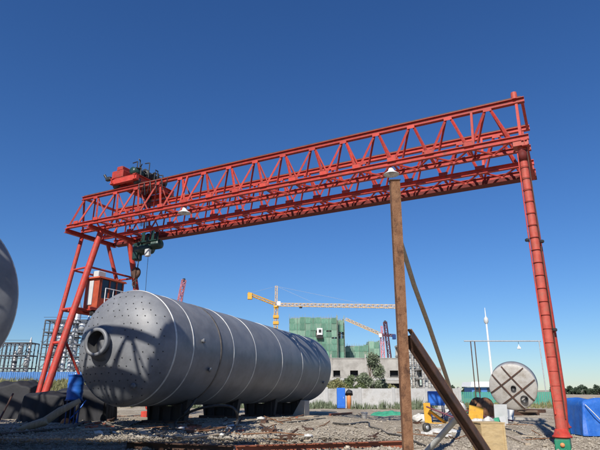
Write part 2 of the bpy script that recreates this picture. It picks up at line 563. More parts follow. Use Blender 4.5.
def crane(label, trolley_s):
    root = thing('gantry_crane', label, 'gantry crane', RC.copy(), 'red truss gantry cranes')

    def girder(k0):
        g = MB()
        kt = k0 + WG / 2
        g.ibeam(G(-.30, kt, ZL + HT), G(22.2, kt, ZL + HT), .17, .20, .025)
        gi = g.build('truss_girder', M['red'], root)
        r = MB().beam(G(-.2, kt, ZL + HT + .135), G(22.1, kt, ZL + HT + .135), .06, .07)
        r.build('trolley_rail', M['rustdark'], gi)
        for k in (k0, k0 + WG):
            m = MB().ibeam(G(-.28, k, ZL), G(22.55, k, ZL), .15, .20, .025)
            m.build('lower_chord', M['red'], gi)
        org = root_of(root)
        first = {}
        zt, zb = ZL + HT - .09, ZL + .08

        def piece(key, name, p0, p1, w, s_off):
            if key not in first:
                a = MB().beam(p0, p1, w, w * .85).build(name, M['red'], gi)
                first[key] = (a, s_off)
                return
            a, s0 = first[key]
            inst(a, gi, D * (s_off - s0))
        for i in range(NP):
            s = SA + PS * i
            for side, k in ((0, k0), (1, k0 + WG)):
                w = .085 if side == 0 else .07
                kk = k + (.03 if side == 0 else -.03)
                for e in (-1, 1):
                    piece((side, e), 'diagonal_brace', G(s + e * .09, kt, zt), G(s + e * PS * .5 - e * .06, kk, zb), w, s)
            # horizontal lacing between the two lower chords
            piece('l1', 'lacing_bar', G(s - PS / 2 + .05, k0 + .08, ZL - .02), G(s - .05, k0 + WG - .08, ZL - .02), .06, s)
            piece('l2', 'lacing_bar', G(s + .05, k0 + WG - .08, ZL - .02), G(s + PS / 2 - .05, k0 + .08, ZL - .02), .06, s)
            piece('x', 'cross_tie', G(s - PS / 2, k0 + .08, ZL + .03), G(s - PS / 2, k0 + WG - .08, ZL + .03), .07, s)
        # gussets at the joints
        pl = None
        for i in range(NP):
            s = SA + PS * i
            for (ds, k, z, w, h) in ((0, kt - .10, ZL + HT - .13, .30, .14), (PS / 2, k0 - .085, ZL + .14, .34, .16)):
                key = ('g', ds)
                c = G(s + ds, k, z)
                if key not in first:
                    tilt = axes(D, N, Vector((0, 0, 1)))
                    a = MB().box(c, (w, .014, h), tilt).build('gusset_plate', M['red'], gi)
                    first[key] = (a, s)
                else:
                    a, s0 = first[key]
                    inst(a, gi, D * (s - s0))
        # end posts
        for s, st in ((-.02, -.02), (22.4, 22.05)):
            for k in (k0 + .03, k0 + WG - .03):
                MB().beam(G(st, kt, zt), G(s, k, zb), .09, .09).build('end_post', M['red'], gi)
        for s in (2.40, 14.9):
            MB().beam(G(s if s > 10 else 1.55, kt - .05, zt), G(s if s > 10 else 1.55, k0 + .02, zb), .085, .085).build('end_post', M['red'], gi)
        return gi
    girder(0)
    girder(KB)
    kb = KB + WG
    # cross beams that tie both trusses at their ends, and the leg saddles
    for s in (22.5, 20.8, -.12):
        MB().ibeam(G(s, -.1, ZL - .22), G(s, kb + .1, ZL - .22), .18, .22, .025).build('end_beam', M['red'], root)
    for s in (22.0, -.22):
        MB().beam(G(s, WG / 2, ZL + HT - .03), G(s, KB + WG / 2, ZL + HT - .03), .10, .12).build('top_tie', M['red'], root)

    def tubeleg(p0, p1, r0, r1, m='red'):
        return MB().tube(p0, p1, r0, r1, 16).build('leg', M[m], root)
    # left side: two splayed pairs
    nf, ff = G(20.0, -2.1, .62), G(20.0, 4.9, .62)
    a0, a1 = G(20.8, .75, ZL - .33), G(22.5, 1.0, ZL - .33)
    b0, b1 = G(20.8, KB + .45, ZL - .33), G(22.5, KB + .5, ZL - .33)
    tubeleg(nf + D * -.02, a0, .165, .16)
    tubeleg(nf + D * .32, a1, .115, .105)
    tubeleg(ff + D * -.02, b0, .165, .15)
    tubeleg(ff + D * .32, b1, .115, .105)

    def lp(f, t, z):
        return f + (t - f) * ((z - f.z) / (t.z - f.z))
    for z in (7.55, 5.35):
        P = [lp(nf, a0, z), lp(nf + D * .32, a1, z), lp(ff + D * .32, b1, z), lp(ff, b0, z)]
        for i, j in ((0, 1), (1, 2), (2, 3), (3, 0)):
            MB().tube(P[i], P[j], .055 if z > 6 else .075, None, 8).build('leg_brace', M['red'], root)
    MB().tube(lp(nf, a0, 3.7), lp(nf + D * .32, a1, 3.7), .07, None, 8).build('leg_brace', M['red'], root)
    MB().tube(lp(nf, a0, 3.9), G(20.0, .9, .7), .06, None, 8).build('leg_brace', M['red'], root)
    # right side: one upright column under each truss, joined low down by a ground beam
    rf, rb = G(0, 0, .36), G(.08, 4.5, .36)
    cl = tubeleg(rf, G(0, .20, ZL - .28), .145, .125, 'redfaded')
    MB().path([G(-.10, .03, .45), G(-.17, .12, 1.3), G(-.165, .18, 4.0), G(-.09, .28, ZL - .3)], [.09, .085, .07, .05], 14).build('leg', M['red'], root)
    MB().tube(G(.02, WG / 2, ZL + HT + .08), G(.02, WG / 2, ZL + HT + .36), .12, .10, 14).build('post_stub', M['redfaded'], root)
    MB().beam(G(KB, KB, 0) * 0 + G(-.28, kb + .12, ZL - .17), G(22.5, kb + .12, ZL - .17), .46, .14).build('underside_shade_beam', M['shadered'], root)  # added beam, its dark colour standing for the back chord's shaded underside
    z = 1.3
    ring = None
    while z < ZL - .7:
        f = (z - .36) / (ZL + HT - .04)
        p = G(0, .20 * f, z)
        if ring is None:
            ring = MB().lathe([(-.008, .125), (-.008, .1455), (.008, .1455), (.008, .125)], p, Vector((0, 0, 1)), 16).build('tube_ring', M['red'], cl)
            z0, f0 = z, f
        else:
            inst(ring, cl, N * (.20 * (f - f0)) + Vector((0, 0, z - z0)))
        z += .42
    tubeleg(rb, G(.03, KB + .4, ZL - .12), .125, .11)
    cap = MB().lathe([(0, .12), (0, .145), (.36, .15), (.36, .12)], G(0, .2 * .8, ZL - .78), Vector((0, 0, 1)), 14)
    cap.build('column_shade_band', M['shadered'], root)  # dark band stands for the shading below the saddle
    MB().box(G(0, .18, ZL - .17), (.5, .46, .22), axes(D, N, Vector((0, 0, 1)))).build('saddle', M['redfaded'], root)
    MB().box(G(0, KB + .5, ZL - .2), (.5, 1.1, .18), axes(D, N, Vector((0, 0, 1)))).build('saddle', M['red'], root)
    MB().beam(G(.05, .3, .52), G(.08, 4.3, .52), .16, .2).build('ground_beam', M['red'], root)
    # conduits clamped beside the column
    MB().path([G(.09, -.12, .92), G(.13, -.10, 2.6), G(.16, -.02, 6), G(.15, .12, 9.4)], .022, 8).build('conduit', M['red'], root)
    MB().path([G(-.16, -.05, .8), G(-.17, -.02, 4), G(-.16, .1, 9.6)], .016, 8).build('conduit', M['rustdark'], root)
    for zz, sg in ((3.35, -1), (6.25, 1), (6.15, -1)):
        MB().bbox(G(sg * .21, -.05, zz), (.12, .12, .1), None, .02).build('junction_box', M['black'], root)
    # feet: flange, end carriage, wheels
    feet = [rf, rb, nf, ff]
    for i, f in enumerate(feet):
        right = i < 2
        fl = MB().lathe([(-.07, .0), (-.07, .27), (-.02, .27), (-.02, .235), (.16, .17), (.16, .12)], f, Vector((0, 0, 1)), 16)
        fl.build('foot_flange', M['red'], root)
        zc = f.z - .09
        bm = MB()
        ht = .30 if right else .42
        b = Vector((f.x, f.y, zc - ht / 2))
        bm.bbox(b, (.40, 1.3, ht), axes(-D, N, Vector((0, 0, 1))), .02)
        bo = bm.build('bogie', M['green' if right else 'red'], root)
        for e in (-.42, .42):
            w = MB().lathe([(-.06, 0), (-.06, .13), (.06, .13), (.06, 0)], b + N * e + D * .0 + Vector((0, 0, -ht / 2 + .04)), D, 16)
            w.build('wheel', M['black'], bo)
        if right:
            MB().lathe([(0, 0), (0, .06), (.03, .06), (.03, 0)], b - D * 0 - N * .651 + Vector((0, 0, .02)), -N, 12).build('bumper', M['orangeob'], bo)
    # operator's cabin hung between the left legs
    c0 = G(20.25, .95, 5.42)
    ax = axes(D, N, Vector((0, 0, 1)))

    def C(a, b, z):
        return c0 + D * a + N * b + Vector((0, 0, z))
    cab = MB()
    cab.box(C(0, 0, .04), (.95, 1.6, .08), ax)
    cab.box(C(0, -.77, .78), (.95, .05, 1.38), ax)
    cab.box(C(.45, .03, .78), (.05, 1.54, 1.38), ax)
    cab.box(C(-.45, .03, .30), (.05, 1.54, .42), ax)
    for b in (-.66, -.12, .34, .77):
        cab.box(C(-.45, b, .98), (.05, .09, .94), ax)
    cab.box(C(0, .77, .30), (.85, .05, .42), ax)
    cabin = cab.build('cabin', M['orange'], root)
    for b0_, b1_ in ((-.615, -.165), (-.075, .295), (.385, .725)):
        MB().box(C(-.44, (b0_ + b1_) / 2, .98), (.012, b1_ - b0_, .94), ax).build('window', M['glass'], cabin)
    MB().box(C(0, 0, 1.52), (1.15, 1.85, .09), ax, taper=.94).build('roof', M['orange'], cabin)
    MB().box(C(.05, -.82, .78), (.32, .03, 1.2), ax).build('side_panel', M['greypanel'], cabin)
    MB().bbox(C(.1, -.35, 1.77), (.4, .5, .34), ax, .03).build('air_conditioner', M['greypanel'], cabin)
    MB().bbox(C(-.1, -.6, -.22), (.3, .35, .26), ax, .05).build('horn_box', M['black'], cabin)
    rail = MB()
    for b in (-.7, -.2, .3, .8, 1.3):
        rail.tube(C(-.85, b, -.05), C(-.85, b, .95), .022, None, 6)
    for z in (.45, .95):
        rail.tube(C(-.85, -.7, z), C(-.85, 1.3, z), .022, None, 6)
    rail.build('guard_rail', M['white'], cabin)
    pf = MB()
    pf.box(C(-.2, .3, -.06), (1.5, 2.3, .06), ax)
    for a in (.5, -.9):
        pf.beam(C(a, -1.6, -.14), C(a, 1.5, -.14), .1, .12)
    pf.build('platform', M['red'], root)
    MB().path([C(-.9, 1.3, 4.0), C(-.6, 1.5, 2.0), C(-.7, 1.35, .3)], .03, 6).build('conduit', M['rubber'], root)
    return root


def trolley(s, label):
    base = G(s, 1.66, ZL + HT + .17)
    root = thing('winch_trolley', label, 'crane trolley', base, 'winch trolleys on the gantry cranes')
    ax = axes(D, N, Vector((0, 0, 1)))

    def T(a, b, z):
        return base + D * (a * .76) + N * b + Vector((0, 0, z))
    f = MB()
    for a in (-1.05, 1.05):
        f.ibeam(T(a, -1.5, .32), T(a, 1.5, .32), .22, .30, .03)
    for b in (-1.35, 0, 1.35):
        f.beam(T(-1.2, b, .28), T(1.2, b, .28), .2, .26)
    f.box(T(0, 0, .49), (1.6, 2.7, .03), ax)
    f.build('trolley_frame', M['red'], root)
    MB().bbox(T(.75, -1.0, .72), (.8, .75, .45), ax, .04).build('control_box', M['red'], root)
    MB().bbox(T(.65, -1.02, 1.07), (.42, .6, .25), ax, .04).build('control_box', M['red'], root)
    dr = MB()
    prof = [(-.9, 0), (-.9, .36), (-.84, .36), (-.84, .27)]
    for i in range(24):
        l = -.83 + i * .07
        prof += [(l, .25), (l + .035, .275)]
    prof += [(.84, .27), (.84, .36), (.9, .36), (.9, 0)]
    prof = [(l * .85, r * .85) for l, r in prof]
    dr.lathe(prof, T(-.5, .35, .9), N, 20)
    dr.build('rope_drum', M['black'], root)
    MB().lathe([(-.35, 0), (-.35, .2), (.3, .2), (.34, .15), (.42, .15), (.42, 0)], T(-.55, -.95, .78), N, 16).build('motor', M['darkgreen'], root)
    MB().bbox(T(-.2, -.5, .78), (.45, .35, .5), ax, .05).build('gearbox', M['black'], root)
    MB().bbox(T(.1, .9, .74), (.6, .5, .46), ax, .05).build('gearbox', M['black'], root)
    pipes = MB()
    R3 = random.Random(4)
    for _ in range(26):
        p = T(R3.uniform(-1.0, .2), R3.uniform(-1.1, 1.2), .55)
        h = R3.uniform(.3, .95)
        pipes.tube(p, p + Vector((0, 0, h)), .03, None, 6)
        pipes.tube(p + Vector((0, 0, h)), p + Vector((0, 0, h)) + D * R3.uniform(-.5, .5) + N * R3.uniform(-.3, .3), .03, None, 6)
    pipes.build('guard_frame', M['black'], root)
    for a in (-.95, .95):
        for b in (-KB / 2, KB / 2):
            MB().lathe([(-.07, 0), (-.07, .2), (.07, .2), (.07, 0)], T(a, b, .17), N, 16).build('wheel', M['black'], root)
    arm = MB().path([T(1.1, -1.3, .45), T(1.6, -1.4, .5), T(1.85, -1.45, .8)], .07, 8)
    arm.bbox(T(1.5, -1.38, .55), (.35, .2, .22), ax, .04)
    arm.build('cable_arm', M['black'], root)
    rp = MB()
    for b in (-.35, -.2, .2, .35):
        for a in (-.5, -.35):
            rp.tube(T(a, b, .6), T(a, b * .6, -1.95), .014, None, 5)
    rp.build('rope', M['black'], root)
    lp_ = MB()
    for i in range(5):
        lp_.path([T(-1.3 - i * .5, -1.3, -.1), T(-1.45 - i * .5, -1.3, -.7 - .1 * (i % 2)), T(-1.62 - i * .5, -1.3, -.7), T(-1.8 - i * .5, -1.3, -.1)], .022, 6)
    lp_.build('festoon_cable', M['black'], root)
    return root


def hoist(s, k, label):
    base = G(s, k, ZL - .1)
    root = thing('electric_hoist', label, 'hoist', base, 'electric hoists under the gantry cranes')
    ax = axes(D, N, Vector((0, 0, 1)))

    def T(a, b, z):
        return base + D * a + N * b + Vector((0, 0, z))
    fr = MB()
    for a in (-.5, .15):
        for b in (-.16, .16):
            fr.box(T(a, b, -.32), (.22, .03, .62), ax)
    fr.box(T(-.2, 0, -.58), (1.3, .5, .05), ax)
    fr.build('hanger', M['darkgreen'], root)
    MB().lathe([(-.55, 0), (-.55, .2), (-.5, .3), (.42, .3), (.42, .24), (.5, .24), (.5, 0)], T(.1, 0, -.95), -D, 20).build('drum_housing', M['darkgreen'], root)
    prof = [(0, .0), (0, .24)]
    for i in range(7):
        prof += [(.06 + i * .06, .26), (.075 + i * .06, .235)]
    prof += [(.5, .25), (.55, .18), (.55, 0)]
    MB().lathe(prof, T(-.45, 0, -.78), -D, 18).build('motor', M['darkgreen'], root)
    MB().bbox(T(.62, -.02, -1.05), (.34, .5, .95), ax, .06).build('gearbox', M['darkgreen'], root)
    MB().bbox(T(-.35, -.25, -1.25), (.3, .22, .4), ax, .03).build('control_box', M['greypanel'], root)
    rp = MB()
    for b in (-.12, .12):
        rp.tube(T(.58, b, -1.4), T(.62, b * .5, -2.1), .014, None, 5)
    rp.build('rope', M['black'], root)
    hb = MB()
    hb.lathe([(-.06, .12), (-.06, .3), (.06, .3), (.06, .12), (-.06, .12)], T(.62, 0, -2.2), N, 20)
    hb.box(T(.62, -.09, -2.2), (.16, .03, .62), ax)
    hb.box(T(.62, .09, -2.2), (.16, .03, .62), ax)
    hp = [T(.62, 0, -2.45), T(.62, 0, -2.6)]
    for i in range(9):
        t = R_(90 - i * 32)
        hp.append(T(.62 + .15 * math.cos(t), 0, -2.78 + .15 * math.sin(t)))
    hb.path(hp, [.035] * 2 + [.04] * 5 + [.035, .03, .025, .015], 8)
    hb.build('hook_block', M['rustdark'], root)
    MB().path([T(-.4, -.25, -1.45), T(-.42, -.26, -2.6), T(-.4, -.2, -3.7)], .012, 5).build('pendant_cable', M['black'], root)
    return root


main_crane = crane('red steel truss gantry crane spanning the yard over the grey tank', 19.1)
tr1 = trolley(19.0, 'orange red trolley with black rope drum on top of the girder near its left end')
ho1 = hoist(19.1, 2.45, 'dark green electric hoist with hook hanging under the girder beside the left legs')


# lamps that hang from the near lower chord
def work_lamp(p, label):
    root = thing('work_lamp', label, 'lamp', p, 'shaded lamps under the crane girder')
    MB().tube(p + Vector((0, 0, .24)), p + Vector((0, 0, .40)), .02, None, 6).build('stem', M['rustdark'], root)
    MB().lathe([(.26, .04), (.25, .10), (.13, .12), (.10, .16), (0, .30), (-.015, .30), (.09, .15), (.12, .09)], p, Vector((0, 0, 1)), 20).build('lamp_shade', M['white'], root)
    MB().lathe([(.12, .0), (.10, .08), (.02, .09), (-.04, .05), (-.05, 0)], p, Vector((0, 0, 1)), 12).build('bulb', M['greypanel'], root)
    return root


def chord_at(u):
    best = min((abs(300 + 520 * G(s, .1, ZL).x / (G(s, .1, ZL).y * CP + (ZL - 1.6) * SP) - u), s) for s in np.linspace(0, 22, 800))
    return best[1]


work_lamp(G(chord_at(391), .1, ZL - .40), 'white shaded lamp under the girder just above the rusty post')
work_lamp(G(chord_at(185), .1, ZL - .40), 'white shaded lamp under the girder near the orange trolley')

# another crane on the same runway, behind the camera: it throws the striped shade on the tanks
for dk, ds, lab, tl, s2 in ((-17.65, 7.1, 'red truss gantry crane behind the viewpoint shading the big tank', 'trolley of the crane that stands just behind the viewpoint', 2.0),):
    off = N * dk + D * ds
    c = copy_tree(main_crane)
    c.location = RC + off
    c['label'] = lab
    t = copy_tree(tr1)
    t.location = tr1.location + off + D * (s2 - 19.0)
    t['label'] = tl
    hb_ = t.location + D * -.1 + N * .3
    hood = MB().lathe([(-.8, 0), (-.8, .7), (-.7, .78), (.7, .78), (.8, .7), (.8, 0)], hb_ + Vector((0, 0, .95)), D, 24)
    hood.bbox(hb_ + Vector((0, 0, .75)), (1.5, 1.5, .9), axes(D, N, Vector((0, 0, 1))), .1)
    hood.build('shadow_hood', M['red'], t)  # unseen hood, added and shaped for its shadow on the tank
    h = copy_tree(ho1)
    h.location = ho1.location + off + D * (s2 - 19.1)
    h['label'] = 'dark green hoist under the girder of the crane behind the viewpoint'

# ------------------------------------------------------------------ tanks
def head_profile(R, depth, n=14):
    return [(-depth * math.cos(i / n * math.pi / 2), R * math.sin(i / n * math.pi / 2)) for i in range(n + 1)]


def tank(front, heading, tilt, R, L, depth, seams, dark, label, nozzle=True, studs=True):
    A = Vector((math.sin(heading) * math.cos(tilt), math.cos(heading) * math.cos(tilt), math.sin(tilt)))
    root = thing('storage_tank', label, 'tank', Vector((front.x, front.y, front.z - R)), 'grey steel tanks lying on saddles')
    X, Y, _ = frame_from(A)
    prof = []
    cuts = [0] + list(seams) + [L]
    for a, b in zip(cuts[:-1], cuts[1:]):
        n = 4
        for i in range(n):
            prof.append((a + (b - a) * i / n, R))
    prof.append((L, R))
    for ci, (a, b) in enumerate(zip(cuts[:-1], cuts[1:])):
        n = max(2, int((b - a) / .4))
        sh = MB().lathe([(a + (b - a) * i / n, R + .006 * math.sin(math.pi * i / n)) for i in range(n + 1)], front, A, 96, wob=0.005)
        o = sh.build('shell_plate', M['tank'], root)
        if ci == 0:
            shell = o
    MB().lathe(head_profile(R - .004, depth), front, A, 96).build('front_head', M['tank'], root)
    MB().lathe([(L + depth * math.sin(t), (R - .004) * math.cos(t)) for t in np.linspace(0, math.pi / 2, 14)], front, A, 96).build('rear_head', M['tank'], root)
    for s in [0.0] + list(seams):
        k = s in dark
        pr = [(s - .034, R - .01), (s - .03, R + .012), (s + .03, R + .012), (s + .034, R - .01)] if not k else [(s - .07, R - .01), (s - .06, R + .014), (s + .05, R + .012), (s + .06, R - .01)]
        MB().lathe(pr, front, A, 96).build('weld_seam', M['seamdark' if k else 'seam'], shell)
    if nozzle:
        # manhole neck on the head, left of its centre
        ca = -math.cos(0) * depth
        off = X * nozzle[0] + Y * nozzle[1]
        r = off.length
        zl = -depth * math.sqrt(max(0, 1 - (r / R) ** 2))
        p = front + off + A * (zl + .32)
        m = MB().lathe([(.1, .38), (-.52, .38), (-.52, .46), (-.63, .46), (-.63, .355), (-.52, .355), (-.28, .35)], p, A, 36)
        nk = m.build('manhole_neck', M['tank'], root)
        MB().lathe([(-.60, .354), (-.30, .346), (-.29, 0)], p, A, 36).build('manhole_painted_depth', M['dark'], nk)  # near-black colour stands for the darkness deep in the neck
        MB().lathe([(.05, .36), (-.02, .62), (-.30, .60), (-.32, .36)], p, A, 36).build('reinforcing_pad', M['tank'], nk)
        # small capped stub low on the right of the head
        off2 = X * -.9 + Y * (-1.3)
        zl = -depth * math.sqrt(max(0, 1 - (off2.length / R) ** 2))
        p2 = front + off2 + A * (zl + .1)
        MB().lathe([(0, .06), (-.2, .06), (-.2, .09), (-.24, .09), (-.24, 0)], p2, A, 18).build('stub_pipe', M['tank'], root)
    if studs:
        st = None
        for i in range(-11, 12):
            for j in range(-11, 12):
                x, y = (i + (.5 if j % 2 else 0)) * .27 + random.uniform(-.03, .03), j * .23 + random.uniform(-.03, .03)
                r = math.hypot(x, y)
                if r > R * .955 or math.hypot(x - nozzle[0], y - nozzle[1]) < .72:
                    continue
                if random.random() < .06:
                    continue
                zl = -depth * math.sqrt(1 - (r / R) ** 2)
                pt = front + X * x + Y * y + A * zl
                nn = (X * (x / R ** 2) + Y * (y / R ** 2) + A * (zl / depth ** 2)).normalized()
                if st is None:
                    st0 = MB().lathe([(-.01, .019), (.014, .019), (.018, .0)], (0, 0, 0), (0, 0, 1), 7)
                    st = st0.build('stud', M['black'], root, origin=(0, 0, 0))
                    o = st
                else:
                    o = inst(st, root, (0, 0, 0))
                o.location = pt - root_of(root)
                o.rotation_euler = nn.to_track_quat('Z', 'Y').to_euler()
    return root, A, X, Y


TF = Vector((-5.905, 18.32, 3.019))
TH = 0.3745
seams = [1.05, 3.0, 4.0, 6.0, 8.9, 11.6, 14.3]
tk, TA, TX, TY = tank(TF, TH, -0.010, 1.95, 16.3, 0.95, seams, {3.0}, 'long grey cylindrical tank lying under the crane with a studded end', (.32, .06))
# lifting lugs and lying ladder clips on the shell
for l, th in ((1.6, 172), (2.3, 200), (15.3, 205)):
    t = R_(th)
    p = TF + TA * l + (TX * math.cos(t) + TY * math.sin(t)) * 1.95
    nn = TX * math.cos(t) + TY * math.sin(t)
    MB().lathe([(-.03, .06), (.07, .06), (.07, .085), (.10, .085), (.10, 0)], p, nn, 14).build('nozzle', M['tank'], tk)

# tank lying at the left edge, nearer; its rear end looks into the picture
L2 = 6.0
R2 = 2.25
h2 = R_(-31)
t2dir = Vector((math.sin(h2), math.cos(h2), 0))
edge = at(18.5, 297, 11.6)
F2 = Vector((edge.x - R2 * math.cos(h2), edge.y + R2 * math.sin(h2), 3.35)) 
tk2, *_ = tank(F2, h2, 0, R2, L2, .55, [2.6, 5.2], set(), 'silver grey tank at the left edge, nearest to the viewer', None, False)


def saddle_support(l, label, w=.28):
    c = TF + TA * l
    base = Vector((c.x, c.y, gz(c.x, c.y)))
    root = thing('tank_saddle', label, 'tank support', base, 'steel saddles under the long tank')
    h = c.z - 1.95 - base.z
    R = 1.97
    vs, fs = [], []
    n = 14
    for e in (-w / 2, w / 2):
        for i in range(n + 1):
            a = R_(-90 + (i - n / 2) * 56 / n)
            p = c + TX * (R * math.cos(a)) + Vector((0, 0, R * math.sin(a))) + TA * e
            vs.append(p)
        for i in range(n + 1):
            x = (i / n - .5) * 1.6
            q = c + TX * x + TA * e
            vs.append(Vector((q.x, q.y, base.z + .08)))
    m = 2 * (n + 1)
    for e in range(2):
        o = e * m
        for i in range(n):
            f = (o + i, o + i + 1, o + n + 1 + i + 1, o + n + 1 + i)
            fs.append(f if e else f[::-1])
    for i in range(n):
        fs.append((i, i + 1, m + i + 1, m + i))
        fs.append((n + 1 + i, m + n + 1 + i, m + n + 1 + i + 1, n + 1 + i + 1))
    for i in (0, n):
        fs.append((i, n + 1 + i, m + n + 1 + i, m + i))
    MB().add(vs, fs).build('web_plate', M['saddle'], root)
    MB().box((base.x, base.y, base.z + .03), (1.9, .6, .12), rotz(-TH)).build('base_plate', M['rustdark'], root)
    for x in (-.7, -.25, .25, .7):
        q = c + TX * x
        top = c.z - math.sqrt(R * R - x * x) - .03
        MB().box((q.x, q.y, (base.z + top) / 2 + .04), (.05, w + .22, top - base.z - .1), rotz(-TH)).build('rib', M['saddle'], root)
    return root


for l, lab in ((2.6, 'dark saddle under the studded front end of the long tank'), (6.6, 'dark saddle second from the front under the long tank'),
               (10.6, 'dark saddle third from the front under the long tank'), (14.2, 'dark saddle under the rear end of the long tank')):
    saddle_support(l, lab)
# pale prop leaning to the shell near the rear
pp = TF + TA * 12.6 - TX * 1.25
pb = Vector((pp.x + .3, pp.y - .4, gz(pp.x + .3, pp.y - .4)))
prop = thing('concrete_wedge', 'pale triangular concrete wedge propping the rear of the long tank', 'wedge', pb)
w_ = MB()
vs = []
for e in (-.35, .35):
    for x, z in ((-.5, 0), (.22, 0), (.22, .80), (.0, .82)):
        vs.append(pb - TX * x + TA * e + Vector((0, 0, z)))
w_.add(vs, [(3, 2, 1, 0), (4, 5, 6, 7), (0, 1, 5, 4), (1, 2, 6, 5), (2, 3, 7, 6), (3, 0, 4, 7)])
w_.build('wedge_block', M['concrete'], prop)
MB().box(pb + Vector((0, 0, .02)), (1.5, .9, .06), rotz(-TH)).build('footing', M['wood'], prop)

# saddles of the near left tank
for l, lab in ((1.2, 'saddle under the near left tank, front one'), (4.8, 'saddle under the near left tank, rear one')):
    c = F2 + t2dir * l
    r0 = thing('tank_saddle', lab, 'tank support', (c.x, c.y, 0), 'steel saddles under the near left tank')
    MB().box((c.x, c.y, .62), (2.6, .3, 1.1), rotz(-h2), taper=.8).build('web_plate', M['rustdark'], r0)
    MB().box((c.x, c.y, .05), (2.9, .7, .1), rotz(-h2)).build('base_plate', M['concrete'], r0)

# pale tank seen end on at the right
pe = atz(513, 412, .0)
PC = Vector((at(513, 388, 34.5).x, at(513, 388, 34.5).y, 1.78))
heading = math.atan2(PC.x, PC.y) + R_(5)
PA = Vector((math.sin(heading), math.cos(heading), .24)).normalized()
pt = thing('tank_end_section', 'pale round tank end standing on edge with crossed dark straps and two holes', 'tank end', (PC.x, PC.y, 0))
px, py, _ = frame_from(PA)
RR = 1.50
MB().lathe([(0, RR), (1.0, RR), (1.0, RR - .03), (1.0, 0)], PC, PA, 64).build('shell', M['disc'], pt)
MB().lathe([(-.25 * math.cos(i / 10 * math.pi / 2), RR * math.sin(i / 10 * math.pi / 2)) for i in range(11)], PC, PA, 64).build('end_plate', M['disc'], pt)


def face(x, y, o=0.0):
    r = min(1, math.hypot(x, y) / RR)
    return PC + px * x + py * y + PA * (-.25 * math.sqrt(1 - r * r) - o)


sgn = 1 if px.x > 0 else -1
for ang, offs in ((R_(-52), (-.42, .42)), (R_(36), (-.42, .55))):
    dx, dy = math.cos(ang), math.sin(ang)
    for o in offs:
        hl = math.sqrt(RR ** 2 - o ** 2) * .985
        m = MB()
        pts = [face((dx * q - dy * o) * sgn, dy * q + dx * o, .03) for q in np.linspace(-hl, hl, 12)]
        for a, b in zip(pts[:-1], pts[1:]):
            m.beam(a, b, .075, .06, -PA)
        m.build('strap', M['rustdark'], pt)
for x, y, r in ((.05, .0, .17), (.62, -.72, .24)):
    q = face(x * sgn, y, 0)
    MB().lathe([(.1, r), (-.10, r), (-.10, r * .8), (.0, r * .8), (.0, 0)], q, PA, 20).build('nozzle', M['black'], pt)
b_ = thing('timber_block', 'dark timber block wedged under the pale round tank end', 'timber', (PC.x + .5, PC.y - .2, 0))
MB().bbox((PC.x + .5, PC.y + .6, .09), (2.6, .5, .22), rotz(.2), .02).build('beam', M['rustdark'], b_)
MB().bbox((PC.x + .9, PC.y + .3, .26), (1.2, .4, .14), rotz(-.3), .02).build('beam', M['bark'], b_)

# ------------------------------------------------------------------ rusty post and the things that lean on it
P0, P1 = at(409, 470, 11.0), at(394.5, 181, 11.6)
P0 = Vector((P0.x, P0.y, -.02))
post = thing('steel_post', 'tall rusty square steel post in the foreground right of centre', 'post', P0)
MB().beam(P0, P1, .205, .205, (0, 1, 0)).build('shaft', M['rust'], post)
MB().beam(P1 + (P1 - P0).normalized() * .0, P1 + (P1 - P0).normalized() * .02, .24, .24, (0, 1, 0)).build('top_plate', M['rustdark'], post)
MB().box(P0 + Vector((0, 0, .05)), (.6, .6, .06)).build('base_plate', M['rust'], post)
b0, b1 = at(408, 336, 11.35), at(492, 462, 12.0)
b1 = atz(491, 462, .03)
bm = thing('steel_beam', 'dark rusty channel beam sloping from the tall post down to the ground', 'beam', b1)
MB().ibeam(b0, b1, .21, .21, .022, (0.4, -.8, .6)).build('channel', M['rustdark'], bm)  # dark steel colour stands for the unlit front face
fx, fy, fa = frame_from(b1 - b0, (0.4, -.8, .6))
MB().beam(b0 + Vector((.045, .02, .145)), b1 + Vector((.045, .02, .145)), .11, .03, (.3, .2, .9)).build('lit_top_strip', M['rust'], bm)  # paler rust strip stands for the sunlit top face
g0, g1 = at(399, 225, 11.5), atz(462, 424, .02)
gp = MB().path([at(397, 205, 11.75), at(401, 243, 12.0), at(414, 285, 12.9), at(429, 326, 14.2), at(444, 370, 16.4), g1], [.045, .055, .06, .062, .065, .07], 10)
solo(gp, 'leaning_pole', M['wood'], g1, 'thin weathered wooden pole leaning from the ground against the tall rusty post', 'pole')
h0, h1 = at(457, 418, 12.05), atz(424, 455, .03)
pl = thing('grey_pipe', 'pale grey pipe slanting from the dark beam to the ground', 'pipe', h1)
MB().tube(h1, h0, .075, .07, 12).build('pipe', M['greywood'], pl)
MB().lathe([(0, .071), (.02, .073), (.02, .05), (-.05, .05)], h0, h0 - h1, 12).build('pipe_mouth', M['dark'], pl)

# plywood crate at the foot of the beam
q = atz(491, 462, 0)
ca = R_(6)
cr = thing('plywood_crate', 'raw plywood crate beside the foot of the sloping dark beam', 'crate', (q.x + .12, q.y + .35, 0))
cx, cy = q.x + .12, q.y + .35
rz = rotz(ca)


def CR(x, y, z):
    return Vector((cx, cy, z)) + rz @ Vector((x, y, 0))


for x, y, sx, sy in ((0, -.28, .60, .018), (0, .28, .60, .018), (-.29, 0, .018, .54), (.29, 0, .018, .54)):
    MB().box(CR(x, y, .42), (sx, sy, .84), rz).build('panel', M['ply'], cr)
MB().box(CR(0, 0, .847), (.63, .60, .02), rz).build('lid', M['ply'], cr)
for x in (-.27, .27):
    for z in (.42,):
        MB().box(CR(x, -.298, z), (.05, .018, .82), rz).build('batten', M['ply'], cr)
MB().box(CR(0, 0, .03), (.5, .5, .05), rz).build('skid', M['wood'], cr)

